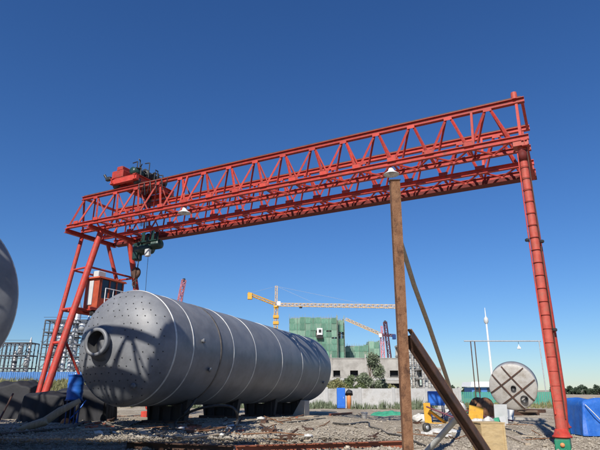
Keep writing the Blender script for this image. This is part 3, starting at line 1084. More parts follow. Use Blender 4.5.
# ------------------------------------------------------------------ blue tarpaulin stack at the right edge
def draped(x0, x1, y0, y1, h, seed, sag=.06, rotang=0.0, cen=None, soft=False):
    """a sheet draped over an uneven load: grid over the top and down the sides, with folds"""
    m = MB()
    nx, ny = 46, 40
    cxx, cyy = (x0 + x1) / 2, (y0 + y1) / 2
    R = rotz(rotang)
    V = []
    for i in range(nx + 1):
        for j in range(ny + 1):
            a, b = (i / nx - .5) * 2, (j / ny - .5) * 2
            ex, ey = max(0, abs(a) - .6) / .4, max(0, abs(b) - .6) / .4
            drop = max(ex, ey)
            x = min(abs(a), .6) / .6 * (x1 - x0) / 2 * (1 if a > 0 else -1)
            y = min(abs(b), .6) / .6 * (y1 - y0) / 2 * (1 if b > 0 else -1)
            top = h * (1 + (sag * 2.2) * noise.noise((x * .9 + seed, y * .9, 0))) + sag * .5 * noise.noise((x * 3.1 + seed, y * 3.1, 2))
            if soft:
                rr_ = math.hypot(a, b) / 1.15
                top *= max(.45, 1 - .42 * rr_ ** 2) + .10 * noise.noise((x * 2.2 + seed, y * 2.2, 5))
            z = top * (1 - drop ** (1.5 if soft else .9))
            per = (y if ex >= ey else x)
            wv = drop * (.07 * noise.noise((per * 3.3 + seed, z * .8, seed)) + .05 * abs(noise.noise((per * 6.1, z * 1.2 + seed, 3)))) + .10 * drop
            if ex >= ey and ex > 0:
                x += wv * (1 if a > 0 else -1)
            elif ey > 0:
                y += wv * (1 if b > 0 else -1)
            p = R @ Vector((x, y, 0))
            V.append((cxx + p.x, cyy + p.y, max(.0, z) + .01 + gz(cxx, cyy)))
    F = []
    for i in range(nx):
        for j in range(ny):
            F.append((i * (ny + 1) + j, (i + 1) * (ny + 1) + j, (i + 1) * (ny + 1) + j + 1, i * (ny + 1) + j + 1))
    m.add(V, F, True)
    return m


q = atz(592, 437, 0)
bt = thing('covered_stack', 'bright blue tarpaulin draped over a stack at the right edge', 'covered load', (q.x + 1.0, q.y + .9, 0))
draped(q.x - .15, q.x + 2.6, q.y, q.y + 1.8, 1.22, 3.1).build('tarpaulin', M['bluetarp'], bt)
MB().path([(q.x - .12, q.y - .1, 1.1), (q.x + .1, q.y - .22, .8), (q.x + .45, q.y - .28, .35), (q.x + .75, q.y - .25, .1)], .016, 6).build('rope', M['rope'], bt)
for e in (.55, 1.35):
    MB().path([(q.x + e, q.y - .26, .06), (q.x + e - .02, q.y - .17, .7), (q.x + e, q.y - .02, 1.24), (q.x + e, q.y + .5, 1.33)], .013, 6).build('rope', M['rope'], bt)
MB().box((q.x + 1.2, q.y + .9, .5), (2.3, 1.4, 1.0)).build('load', M['wood'], bt)
q2 = atz(588, 431, 0)
nt_ = thing('covered_stack', 'navy tarpaulin over a lower stack behind the red column foot', 'covered load', (q2.x + .6, q2.y + 1.2, 0))
draped(q2.x - .1, q2.x + 1.9, q2.y + .6, q2.y + 2.4, 1.08, 8.2).build('tarpaulin', M['bluedk'], nt_)
MB().box((q2.x + .9, q2.y + 1.5, .5), (1.5, 1.3, 1.0)).build('load', M['wood'], nt_)

# ------------------------------------------------------------------ rusty beams, hoses and scrap in the yard
def ground_beam(u0, v0, u1, v1, w, h, m, name, label, cat, lift=0.0, ib=True):
    a, b = ag(u0, v0), ag(u1, v1)
    a.z = gz(a.x, a.y) + h / 2 + lift
    b.z = gz(b.x, b.y) + h / 2 + lift
    mb = MB()
    (mb.ibeam(a, b, w, h, .02) if ib else mb.beam(a, b, w, h))
    c = (a + b) / 2
    return solo(mb, name, m, (c.x, c.y, c.z - h / 2), label, cat)


ground_beam(236, 436.5, 402, 448, .2, .2, M['rustred'], 'steel_beam', 'red rusty beam lying across the bottom centre of the yard', 'beam')
ground_beam(128, 432.5, 234, 436.3, .26, .2, M['rustdark'], 'steel_beam', 'left length of the red rusty beam, coloured dark for its shade', 'beam')  # dark steel colour stands for shade on the beam's left length
ground_beam(330, 416, 352, 414, .15, .12, M['rustred'], 'steel_beam', 'short red beam lying behind the tank tail', 'beam')
for u, v, lab in ((275, 442.5, 'left pale clamp block on the red rusty beam'), (300, 444.5, 'right pale clamp block on the red rusty beam')):
    q = ag(u, v)
    mb = MB().bbox((q.x, q.y + .1, q.z + .15), (.17, .3, .30), rotz(.2), .02)
    mb.box((q.x, q.y + .1, q.z + .33), (.06, .06, .07))
    solo(mb, 'clamp_block', M['wood'], (q.x, q.y, q.z), lab, 'clamp', 'clamp blocks on the red beam')


def hose(pts, r, name, label, cat='hose', m='rubber', n=40):
    P = []
    for p in pts:
        if len(p) == 2:
            q = ag(p[0], p[1])
            q.z += r * .8
        else:
            q = at(*p)
        P.append(q)
    # Catmull-Rom
    out = []
    for i in range(len(P) - 1):
        p0, p1, p2, p3 = P[max(i - 1, 0)], P[i], P[i + 1], P[min(i + 2, len(P) - 1)]
        for k in range(8):
            t = k / 8
            out.append(.5 * ((2 * p1) + (p2 - p0) * t + (2 * p0 - 5 * p1 + 4 * p2 - p3) * t * t + (3 * p1 - p0 - 3 * p2 + p3) * t ** 3))
    out.append(P[-1])
    for p in out:
        p.z = max(p.z, gz(p.x, p.y) + r * .7)
    c = min(out, key=lambda p: p.z)
    return solo(MB().path(out, r, 7), name, M[m], c, label, cat)


hose([(176, 430), (176, 422, 18.2), (190, 412, 17.9), (210, 406.5, 17.7), (228, 406, 17.5), (236, 411, 17.4), (237, 422, 17.4), (232, 432), (225, 437)], .045, 'black_hose', 'stiff black hose arching off the ground in front of the long tank')
hose([(184, 414, 18.9), (191, 406, 19.2), (196, 399, 19.5)], .05, 'black_hose', 'short black hose end leaning up against the tank belly')
hose([(110, 434), (122, 429), (140, 427), (160, 427), (176, 431)], .04, 'black_hose', 'black hose lying along the ground left of the arching hose')
hose([(333, 424), (350, 425), (368, 423), (370, 431), (382, 434), (400, 437), (425, 447)], .035, 'black_cable', 'thin black cable snaking to the tall rusty post', 'cable')
hose([(500, 428), (515, 432), (530, 438), (545, 440)], .035, 'black_cable', 'thin black cable on the ground left of the red column foot', 'cable')
hose([(0, 436), (30, 433), (60, 430), (90, 427)], .04, 'black_cable', 'dark cable across the ground below the fallen log', 'cable')
hose([(240, 424), (265, 421), (290, 423), (325, 419)], .03, 'black_cable', 'dark cable lying on the ground before the tank tail', 'cable')
hose([(150, 441), (165, 433), (160, 428), (152, 433), (172, 440)], .04, 'black_cable', 'coiled black cable on the dark beam at lower left', 'cable')

# fallen log and the little two-wheeled cart frame at left
lg0 = ag(22, 429)
tl_ = (lg0 - CAM).dot(Vector((0, CP, SP)))
l = thing('log', 'weathered grey brown log leaning up out of the shade at left', 'log', lg0)
MB().path([lg0 + Vector((0, 0, .05)), at(44, 422, tl_), at(60, 411, tl_), at(80, 400.5, tl_ + .2)], [.07, .14, .12, .08], 12).build('trunk', M['wood'], l)
MB().path([at(17, 430, tl_), at(33, 425, tl_ - .1), at(48, 421, tl_ - .1)], [.05, .12, .10], 8).build('branch', M['wood'], l)
q = ag(65, 428)
ct = thing('hand_cart', 'small cart frame with a pinkish wheel beside the fallen log', 'cart', (q.x, q.y, q.z))
MB().lathe([(-.06, 0), (-.06, .08), (-.06, .17), (.06, .17), (.06, .08), (.06, 0)], (q.x, q.y, q.z + .17), (.6, -.8, 0), 18).build('wheel', M['orangeob'], ct)
MB().lathe([(-.07, .06), (.07, .06)], (q.x, q.y, q.z + .17), (.6, -.8, 0), 12).build('hub', M['rustdark'], ct)
MB().path([(q.x, q.y + .05, q.z + .17), (q.x + .3, q.y + .3, q.z + .6), (q.x + .5, q.y + .4, q.z + .95)], .025, 6).build('shaft', M['blue'], ct)
MB().path([(q.x + .35, q.y - .1, .0), (q.x + .35, q.y + .2, .8)], .03, 6).build('leg', M['blue'], ct)
MB().path([(q.x - .5, q.y + .1, .3), (q.x + .35, q.y + .2, .5)], .03, 6).build('axle_bar', M['rustdark'], ct)

# blue drum in the shade beside the left legs
q = ag(71, 424)
dp = q.copy()
dp.z += .36
bd = thing('blue_drum', 'blue steel drum in the shade behind the fallen log', 'drum', dp)
prof = [(0.45, 0), (.45, .28), (.48, .29)]
for i in range(1, 16):
    zz = .45 + i * .055
    prof.append((zz, .29 if i in (5, 10) else .275))
prof += [(1.3, .31), (1.33, .30), (1.31, .27), (1.31, 0)]
MB().lathe(prof, dp, (0, 0, 1), 24).build('drum', M['blue'], bd)
st = MB()
for a in range(4):
    x, y = .22 * math.cos(a * math.pi / 2 + .7), .22 * math.sin(a * math.pi / 2 + .7)
    st.tube(dp + Vector((x, y, -.36)), dp + Vector((x, y, .46)), .025, None, 6)
st.box(dp + Vector((0, 0, .44)), (.5, .5, .03), rotz(.7))
st.build('stand', M['bluedk'], bd)

# dark covered stacks, sacks and boxes at left
def cover(u, v, w, d, h, m, name, label, cat, seed, t=None):
    q = ag(u, v)
    root = thing(name, label, cat, (q.x, q.y + d / 2, 0))
    draped(q.x - w / 2, q.x + w / 2, q.y, q.y + d, h * 1.12, seed, .04, soft=True).build('tarpaulin', M[m], root)
    MB().box((q.x, q.y + d / 2, h * .2 + .2), (w * .5, d * .5, h * .45)).build('load', M['wood'], root)
    return root


cover(4, 419, 1.9, 1.5, 1.45, 'tarp', 'covered_stack', 'black tarpaulin over a stack at the left edge', 'covered load', 1.7)
cover(32, 416, 1.5, 1.5, 1.05, 'tarp', 'covered_stack', 'low black tarpaulin heap between the left edge and the crane legs', 'covered load', 5.9)
cover(40, 422.5, 1.5, 1.1, 1.0, 'tarp', 'covered_stack', 'black tarpaulin heap in front of the foot of the red crane legs', 'covered load', 4.4)
cover(66, 416, 2.2, 1.2, 1.25, 'tarp', 'covered_stack', 'wide black tarpaulin heap between the crane legs behind the blue drum', 'covered load', 9.1)
cover(84, 421, 1.5, 1.2, 1.2, 'tarp', 'covered_stack', 'dark tarpaulin heap behind the blue drum, left of the tank end', 'covered load', 7.7)
cover(92, 414, 1.3, 1.2, .9, 'tarp', 'covered_stack', 'low dark covered heap between the blue drum and the tank', 'covered load', 2.9)


def sack(p, r, h, label, m='sack', seed=0, name='sack', group=None):
    rr = random.Random(seed)
    prof = [(0, r * .7), (h * .12, r), (h * .4, r * 1.05), (h * .7, r * .9), (h * .88, r * .5), (h * .93, r * .25), (h, r * .4)]
    m_ = MB()
    x0 = len(m_.v)
    m_.lathe(prof, p, (rr.uniform(-.12, .12), rr.uniform(-.12, .12), 1), 16, wob=r * .08)
    m_.v = [(x + .45 * r * noise.noise((x * 5, y * 5, z * 5)), y + .4 * r * noise.noise((x * 5, z * 5, y * 6 + 3)), z) for x, y, z in m_.v]
    return solo(m_, name, M[m], p, label, 'sack', group)


q = atz(14, 416, 0)
sack(Vector((q.x, q.y - .35, 0)), .22, 1.05, 'tall limp white sack before the black tarpaulin at left', seed=1)
for i, (u, t, w) in enumerate(((6, 25, 1.2), (17, 25.5, .8))):
    p = at(u, 385, t)
    mb = MB()
    for k in range(10):
        mb.rock(p + Vector((rng.uniform(-w / 2, w / 2), rng.uniform(-.3, .3), -.15 + rng.uniform(-.12, .12))), .25, i * 31 + k, .7)
    solo(mb, 'white_plastic_heap', M['sack'], (p.x, p.y, p.z - .4), ('crumpled white plastic heap at the far left on the tarpaulin' if i == 0 else 'small crumpled white plastic heap right of the bigger one'), 'plastic heap')

# yard clutter between the post and the pale tank end
q = atz(437, 424, 0)
yb = thing('yellow_stand', 'folded yellow steel stand under the blue cabinet', 'stand', (q.x, q.y, 0))
MB().beam((q.x - .35, q.y + .3, 0), (q.x - .38, q.y + .3, .98), .34, .05, (0, 1, 0)).build('plate', M['yellow'], yb)
MB().beam((q.x - .32, q.y + .1, .62), (q.x + .42, q.y - .1, .05), .30, .06, (0, .3, 1)).build('plate', M['yellow'], yb)
MB().beam((q.x - .5, q.y + .25, .03), (q.x + .6, q.y, .03), .36, .05).build('foot', M['yellow'], yb)
q = at(436, 398, 27.5)
bc = thing('blue_cabinet', 'bright blue metal cabinet standing behind the sloping beam', 'cabinet', (q.x, q.y, 0))
MB().bbox((q.x, q.y, 1.18), (.82, .5, .72), rotz(-.1), .03).build('body', M['blue'], bc)
MB().box((q.x, q.y - .262, 1.18), (.6, .02, .5), rotz(-.1)).build('door', M['blue'], bc)
for x in (-.33, .33):
    for y in (-.18, .18):
        MB().tube((q.x + x, q.y + y, 0), (q.x + x, q.y + y, .84), .03, None, 6).build('leg', M['bluedk'], bc)
q = atz(466, 424, 0)
yp = thing('yellow_skip', 'yellow steel tray with raised ends left of the brown cable reel', 'tray', (q.x, q.y, 0))
MB().beam((q.x - .6, q.y, .12), (q.x + .55, q.y + .1, .2), .8, .06).build('floor', M['yellow'], yp)
MB().beam((q.x + .5, q.y, .2), (q.x + .62, q.y + .1, .82), .7, .05, (0, 1, 0)).build('end_plate', M['yellow'], yp)
MB().beam((q.x - .55, q.y - .42, .2), (q.x + .55, q.y - .35, .32), .05, .26).build('side_plate', M['yellow'], yp)
q = atz(474, 421, 0)
cr_ = thing('cable_reel', 'brown round cable reel standing on edge among the clutter', 'cable reel', (q.x + .5, q.y, 0))
cc = Vector((q.x + .5, q.y, .62))
for o in (-.3, .3):
    MB().lathe([(-.03, 0), (-.03, .6), (.03, .6), (.03, 0)], cc + Vector((.35, -.93, 0)) * o, (.35, -.93, 0), 24).build('flange', M['rust'], cr_)
MB().lathe([(-.28, .32), (.28, .32)], cc, (.35, -.93, 0), 20).build('core', M['rubber'], cr_)
q = atz(502, 425, 0)
gp_ = thing('steel_sheet', 'light grey sheet panel standing below the pale round tank end', 'panel', (q.x, q.y, 0))
MB().box((q.x, q.y, .48), (.62, .05, .92), Matrix.Rotation(.12, 3, 'X')).build('sheet', M['greypanel'], gp_)
MB().tube((q.x - .25, q.y + .5, 0), (q.x - .25, q.y + .04, .8), .02, None, 6).build('strut', M['rustdark'], gp_)
for i, (u, v, r, h, lab) in enumerate(((489, 428, .24, .5, 'white sack leaning by the grey panel'), (451, 421, .3, .42, 'grey white sack by the yellow tray'),
                                       (422, 422, .45, .42, 'flat pale sack heap right of the tall post'), (497, 433, .26, .38, 'low white sack nearest the plywood crate'),
                                       (462, 414, .3, .8, 'tall white sack behind the yellow tray'))):
    sack(atz(u, v, 0), r, h, lab, seed=40 + i, group='white sacks in the clutter')
q = atz(427, 432, 0)
mb = MB().lathe([(-.05, 0), (-.05, .18), (.05, .18), (.05, 0)], (q.x, q.y, .17), (.5, -.9, 0), 20)
wt = thing('loose_wheel', 'small black wheel lying upright right of the tall post', 'wheel', (q.x, q.y, 0))
mb.build('tyre', M['rubber'], wt)
MB().lathe([(-.06, 0), (-.06, .08), (.06, .08), (.06, 0)], (q.x, q.y, .17), (.5, -.9, 0), 14).build('rim', M['galv'], wt)
# white bucket and green net
q = atz(364.5, 420, 0)
bk = thing('white_bucket', 'small white bucket in the middle of the yard', 'bucket', (q.x, q.y, 0))
MB().lathe([(0, 0), (0, .15), (.36, .18), (.37, .195), (.385, .195), (.385, .17), (.05, .14), (.05, 0)], (q.x, q.y, .02), (0, 0, 1), 18).build('pail', M['white'], bk)
MB().path([(q.x - .19, q.y, .38), (q.x - .12, q.y - .2, .3), (q.x + .1, q.y - .22, .28), (q.x + .19, q.y, .38)], .012, 5).build('handle', M['galv'], bk)


def heap(u, v, w, d, h, m, name, label, cat, seed):
    q = atz(u, v, 0)
    n = 22
    V, F = [], []
    for i in range(n + 1):
        for j in range(n + 1):
            a, b = i / n * 2 - 1, j / n * 2 - 1
            r = min(1, math.hypot(a, b))
            z = h * (1 - r * r) * (.6 + .9 * abs(noise.noise((a * 2.5 + seed, b * 2.5, 1)))) + .05 * noise.noise((a * 6, b * 6, seed))
            x_, y_ = q.x + a * w / 2, q.y + b * d / 2
            V.append((x_, y_, gz(x_, y_) + max(-.03, z) - .02 + (.04 if r < .9 else -.03)))
    for i in range(n):
        for j in range(n):
            F.append((i * (n + 1) + j, (i + 1) * (n + 1) + j, (i + 1) * (n + 1) + j + 1, i * (n + 1) + j + 1))
    mb = MB().add(V, F, True)
    return solo(mb, name, M[m], (q.x, q.y, 0), label, cat)


heap(388, 415, 2.6, 1.6, .3, 'greennet', 'net_heap', 'bright green dust net crumpled on the ground left of the tall post', 'net', 2)
heap(305, 416, 2.2, 1.2, .12, 'greennet', 'net_heap', 'faded net patch by the wedge', 'net', 5) if False else None
0 and heap(200, 452, 2.6, 2.2, .35, 'stone', 'soil_heap', 'low dark mound of soil at the bottom edge left of centre', 'soil heap', 7)
heap(440, 432, 1.8, 1.0, .12, 'sack', 'sheet_heap', 'flattened pale sheet on the ground by the small wheel', 'sheet', 9)

# bricks scattered in front of the tank
bk0 = MB().bbox((0, 0, .035), (.24, .115, .06), None, .006)
proto = None
spots = [(86, 424), (92, 426), (98, 424), (101, 427), (94, 428), (106, 425), (181, 428), (187, 429), (193, 428), (199, 429), (190, 431), (205, 430), (240, 432), (297, 418), (88, 428), (110, 428)]
for i, (u, v) in enumerate(spots):
    q = ag(u, v)
    if proto is None:
        proto = bk0.build('brick', M['brick'], None, loc=q, origin=(0, 0, 0))
        o = proto
    else:
        o = proto.copy()
        col.objects.link(o)
        o.location = q
    o.rotation_euler = (random.uniform(-.15, .15), random.uniform(-.15, .15), random.uniform(0, 3))
    tag(o, 'loose red brick lying on the gravel in front of the long tank', 'brick', 'loose bricks on the gravel')

# planks and timber lying about
for i, (u0, v0, u1, v1, w, h, m, lab) in enumerate((
        (505, 436, 528, 446, .14, .08, 'wood', 'pale plank lying left of the red column foot'),
        (330, 407, 362, 409, .2, .14, 'rustdark', 'dark timber lying before the whitewashed wall'),
        (420, 409, 452, 407, .2, .16, 'wood', 'long plank lying behind the yellow stand'),
        (500, 419, 545, 421, .3, .12, 'concrete', 'pale concrete slab edge behind the red column'),
        (512, 412, 545, 413, .3, .25, 'rustdark', 'dark timber lying right of the pale tank end'),
        (240, 428, 268, 430, .12, .08, 'wood', 'short plank lying before the long tank'))):
    ground_beam(u0, v0, u1, v1, w, h, M[m], 'timber', lab, 'timber', ib=False)

# mixed heap of goods between the sloping beam and the pale tank end
R8 = random.Random(33)
GOODS = (('scrap_sheet', 'greypanel', 'grey sheet leaning in the clutter heap', 'sheet'), ('scrap_sheet', 'white', 'white sheet leaning in the clutter heap', 'sheet'),
         ('scrap_pipe', 'maroon', 'maroon pipe lying over the clutter heap', 'pipe'), ('scrap_pipe', 'galv', 'grey pipe lying over the clutter heap', 'pipe'),
         ('scrap_box', 'wood', 'small wooden box in the clutter heap', 'box'), ('scrap_box', 'rustdark', 'dark steel box in the clutter heap', 'box'),
         ('scrap_bag', 'sack', 'pale crumpled bag in the clutter heap', 'bag'), ('scrap_net', 'greennet', 'green net bundle in the clutter heap', 'net'))
for i in range(46):
    k = GOODS[(i * 5 + i // 8) % 8]
    q = ag(R8.uniform(444, 512), R8.uniform(409, 426))
    q.z = gz(q.x, q.y)
    a = R8.uniform(0, math.pi)
    d = Vector((math.cos(a), math.sin(a), 0))
    mb = MB()
    if k[0] == 'scrap_sheet':
        w, h = R8.uniform(.3, .8), R8.uniform(.25, .7)
        mb.box(q + Vector((0, 0, h * .42)), (w, .03, h), rotz(R8.uniform(-.5, .5)) @ Matrix.Rotation(R8.uniform(-.6, .6), 3, 'X') @ Matrix.Rotation(R8.uniform(-.2, .2), 3, 'Y'), .01)
    elif k[0] == 'scrap_pipe':
        L_ = R8.uniform(.6, 1.5)
        mb.tube(q - d * L_ + Vector((0, 0, .06)), q + d * L_ + Vector((0, 0, R8.uniform(.2, .8))), .04, None, 8)
    elif k[0] == 'scrap_box':
        w = R8.uniform(.25, .6)
        mb.bbox(q + Vector((0, 0, w * .35)), (w, w * .8, w * .7), rotz(a), .02)
        mb.box(q + Vector((0, 0, w * .72)), (w * 1.08, w * .88, .03), rotz(a + .04))
    else:
        r = R8.uniform(.18, .36)
        for j in range(3):
            mb.rock(q + Vector((R8.uniform(-r, r) * .6, R8.uniform(-r, r) * .6, r * .4)), r * R8.uniform(.6, 1), i * 7 + j, .75)
    solo(mb, k[0], M[k[1]], q, k[2], k[3], 'goods piled in the clutter heap')

# odds and ends round the foot of the crane legs
LEFT = (('scrap_sheet', 'bluedk', 'dark blue sheet leaning by the crane legs at left', 'sheet'), ('scrap_pipe', 'rustdark', 'dark pipe leaning by the crane legs at left', 'pipe'),
        ('scrap_box', 'saddle', 'black box standing by the crane legs at left', 'box'), ('scrap_sheet', 'greypanel', 'grey sheet leaning by the crane legs at left', 'sheet'),
        ('scrap_pipe', 'maroon', 'maroon pipe leaning by the crane legs at left', 'pipe'))
for i in range(26):
    k = LEFT[i % 5]
    q = ag(R8.uniform(2, 96), R8.uniform(412, 421))
    a = R8.uniform(0, math.pi)
    d = Vector((math.cos(a), math.sin(a), 0))
    mb = MB()
    if k[0] == 'scrap_sheet':
        w, h = R8.uniform(.3, .9), R8.uniform(.4, 1.1)
        mb.box(q + Vector((0, 0, h * .45)), (w, .03, h), rotz(R8.uniform(-.6, .6)) @ Matrix.Rotation(R8.uniform(-.4, .4), 3, 'X') @ Matrix.Rotation(R8.uniform(-.3, .3), 3, 'Y'), .01)
    elif k[0] == 'scrap_pipe':
        mb.tube(q - d * .5 + Vector((0, 0, .05)), q + d * R8.uniform(.5, 1.2) + Vector((0, 0, R8.uniform(.5, 1.5))), .04, None, 8)
    else:
        w = R8.uniform(.4, .8)
        mb.bbox(q + Vector((0, 0, w * .45)), (w, w * .8, w * .9), rotz(a), .02)
        mb.box(q + Vector((0, 0, w * .92)), (w * 1.06, w * .86, .04), rotz(a + .04))
    solo(mb, k[0], M[k[1]], q, k[2], k[3], 'odds and ends by the crane legs')

# small scrap: rods, boards, crumpled sheets, lumps
R9 = random.Random(21)
KINDS = (('rusty_rod', 'rust', 'thin rusty rod lying on the gravel', 'rod'), ('board', 'wood', 'short weathered board lying on the gravel', 'board'),
         ('paper_scrap', 'sack', 'crumpled pale scrap lying on the gravel', 'scrap'), ('steel_offcut', 'rustdark', 'dark steel offcut lying on the gravel', 'offcut'))
for i in range(88):
    k = KINDS[(i * 7 + i // 5) % 4]
    u = R9.choice((R9.uniform(90, 390), R9.uniform(150, 330), R9.uniform(415, 555)))
    v = R9.uniform(411, 441)
    q = ag(u, v)
    a = R9.uniform(0, math.pi)
    d = Vector((math.cos(a), math.sin(a), 0))
    mb = MB()
    if k[0] == 'rusty_rod':
        L_ = R9.uniform(.4, 1.3)
        mb.path([q - d * L_ + Vector((0, 0, .03)), q + Vector((.05, 0, R9.uniform(.02, .1))), q + d * L_ + Vector((0, 0, R9.uniform(.02, .18)))], .018, 6)
    elif k[0] == 'board':
        L_ = R9.uniform(.25, .7)
        mb.beam(q - d * L_ + Vector((0, 0, .04)), q + d * L_ + Vector((0, 0, R9.uniform(.03, .16))), R9.uniform(.08, .2), .03)
    elif k[0] == 'paper_scrap':
        r = R9.uniform(.07, .2)
        mb.rock(q + Vector((0, 0, r * .3)), r, i * 3 + 1, .5)
        mb.rock(q + d * r * .8 + Vector((0, 0, r * .2)), r * .7, i * 3 + 2, .45)
    else:
        r = R9.uniform(.1, .25)
        mb.box(q + Vector((0, 0, .05)), (r * 2, r, R9.uniform(.04, .12)), rotz(a), .015)
        mb.beam(q + Vector((0, 0, .05)), q + d * r * 1.6 + Vector((0, 0, r)), .05, .04)
    solo(mb, k[0], M[k[1]], q, k[2], k[3], k[3] + 's scattered over the yard')

# blue booth and orange cylinder by the wall
q = atz(340, 408.5, 0)
bb = thing('blue_locker', 'tall bright blue locker standing before the whitewashed wall', 'locker', (q.x, q.y - 1.5, 0))
MB().bbox((q.x, q.y - 1.5, .93), (.72, .6, 1.7), None, .03).build('body', M['blue'], bb)
MB().box((q.x, q.y - 1.81, .95), (.6, .02, 1.5)).build('door', M['blue'], bb)
MB().box((q.x + .2, q.y - 1.83, .95), (.04, .03, .14)).build('handle', M['galv'], bb)
MB().box((q.x, q.y - 1.5, .04), (.6, .5, .08)).build('plinth', M['rustdark'], bb)
ob = thing('gas_bottle', 'pale orange gas bottle with a dark cover beside the blue locker', 'gas bottle', (q.x + .72, q.y - 1.4, 0))
MB().lathe([(0, 0), (0, .2), (1.1, .2), (1.25, .12), (1.3, .05), (1.3, 0)], (q.x + .72, q.y - 1.4, 0), (0, 0, 1), 18).build('bottle', M['orangeob'], ob)
MB().rock((q.x + .7, q.y - 1.45, 1.35), .36, 5, .9).build('cover', M['tarp'], ob)

# ------------------------------------------------------------------ whitewashed wall, hoardings
def wall(p0, p1, h, th, m, name, label, cat, bay=2.5, cap=True, panel=False):
    p0, p1 = Vector(p0), Vector(p1)
    d = (p1 - p0)
    L = d.length
    n = max(1, round(L / bay))
    d.normalize()
    a = math.atan2(d.y, d.x)
    root = thing(name, label, cat, p0)
    R = rotz(a)
    nm = 'panel'
    src = None
    for i in range(n):
        c = p0 + d * (L * (i + .5) / n)
        c.z = gz(c.x, c.y) - .1
        if src is None:
            mb = MB()
            if panel:
                nn = 10
                w = L / n - .06
                for k in range(nn):
                    mb.box(R @ Vector(((k + .5) / nn * w - w / 2, 0, 0)) + Vector((0, 0, h / 2)), (w / nn * .55, th, h), R)
                    mb.box(R @ Vector(((k + 1) / nn * w - w / 2 - w / nn * .22 + .0, th * .7, 0)) + Vector((0, 0, h / 2)), (w / nn * .5, th, h), R)
            else:
                mb.box((0, 0, h / 2), (L / n - .03, th, h), R)
            src = mb.build(nm, m, root, origin=(0, 0, 0))
            o = src
        else:
            o = inst(src, root, (0, 0, 0))
        o.location = c - p0
    src = None
    for i in range(n + 1):
        c = p0 + d * (L * i / n)
        c.z = gz(c.x, c.y) - .1
        if src is None:
            src = MB().box((0, 0, h / 2 + .05), (.26 if not panel else .12, th + .12, h + .1), R).build('pillar', m, root, origin=(0, 0, 0))
            o = src
        else:
            o = inst(src, root, (0, 0, 0))
        o.location = c - p0
    return root


wall((-13.2, 50.5, 0), (15.0, 51.5, 0), 1.85, .24, M['wallwhite'], 'yard_wall', 'low whitewashed wall running behind the long tank', 'wall', 3.0)
wall((17.5, 62, 0), (28.5, 60.5, 0), 1.5, .05, M['greenfence'], 'site_hoarding', 'green metal hoarding behind the pale round tank end', 'fence', 2.2, panel=True)
wall((-58, 74, 0), (-16, 76, 0), 2.0, .06, M['bluefence'], 'site_hoarding', 'blue metal hoarding on the weedy bank at left', 'fence', 3.0, panel=True)

# ------------------------------------------------------------------ buildings
def slab_building(name, label, c, w, d, h, rot, openings, m, group=None, roof=True):
    """walls pieced round real openings; openings: list of (x0, x1, z0, z1) on the front wall"""
    root = thing(name, label, 'building', (c[0], c[1], 0), group)
    R = rotz(rot)
    C = Vector((c[0], c[1], 0))

    def L(x, y, z):
        return C + R @ Vector((x, y, 0)) + Vector((0, 0, z))
    xs = sorted({-w / 2, w / 2} | {o[0] for o in openings} | {o[1] for o in openings})
    mb = MB()
    for xa, xb in zip(xs[:-1], xs[1:]):
        col_ = sorted([(o[2], o[3]) for o in openings if o[0] <= xa + 1e-6 and o[1] >= xb - 1e-6])
        z = -.3
        for z0, z1 in col_ + [(h, h)]:
            if z0 - z > .01:
                mb.box(L((xa + xb) / 2, -d / 2, (z + z0) / 2), (xb - xa, .35, z0 - z), R)
            z = max(z, z1)
    for x in (-w / 2 + .18, w / 2 - .18):
        mb.box(L(x, .18, h / 2 - .15), (.36, d - .37, h + .29), R)
    mb.box(L(0, d / 2, h / 2 - .15), (w - .74, .36, h + .29), R)
    mb.build('wall', m, root)
    for z in (h * .5, h - .15):
        MB().box(L(0, .1, z), (w - .8, d - .7, .22), R).build('floor_slab', m, root)
    for o in openings:
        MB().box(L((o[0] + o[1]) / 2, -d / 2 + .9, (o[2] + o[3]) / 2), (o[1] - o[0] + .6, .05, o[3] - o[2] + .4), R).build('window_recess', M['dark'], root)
        MB().box(L((o[0] + o[1]) / 2, -d / 2 - .12, o[2] - .06), (o[1] - o[0] + .3, .3, .12), R).build('window_sill', m, root)
    if roof:
        MB().box(L(0, -d / 2 - .02, h + .08), (w + .1, .5, .16), R).build('parapet', m, root)
    return root, L


t = 108.0
xl, xr = at(330, 388, t).x, at(403, 388, t).x
yy = at(380, 388, t).y
W_ = xr - xl
cxb = (xl + xr) / 2
ops = []
s_ = lambda u: at(u, 388, t).x - cxb
for u0, u1 in ((333.5, 340.5), (350.5, 358.5), (376, 379), (390.5, 399)):
    ops.append((s_(u0), s_(u1), 4.2, 5.5))
for u0, u1, z1 in ((335, 344, 2.9), (347, 352, 2.9), (378, 383, 2.9), (386, 400.5, 2.9)):
    ops.append((s_(u0), s_(u1), 1.2 if u0 != 386 else .2, z1))
cb_, LB = slab_building('concrete_building', 'unfinished bare concrete two storey block behind the whitewashed wall', (cxb, yy + 6), W_, 12, 7.9, 0, ops, M['concrete'])


for k in range(9):
    x = -W_ / 2 + .3 + (W_ - .6) * k / 8
    if any(o[0] - .3 < x < o[1] + .3 for o in ops):
        continue
    MB().box(LB(x, -6.235, 3.95), (.42, .12, 7.85)).build('pilaster', M['concrete'], cb_)
    MB().box(LB(x, -6.0, 8.45), (.3, .3, .7)).build('column_stub', M['concrete'], cb_)
    rb_ = MB()
    for e in (-.1, .1):
        rb_.tube(LB(x + e, -6.0, 8.7), LB(x + e * 1.6, -6.0, 9.5), .025, None, 5)
    rb_.build('rebar', M['rust'], cb_)
MB().box(LB(0, -6.215, 3.75), (W_ - .1, .08, .35)).build('band_course', M['wallwhite'], cb_)


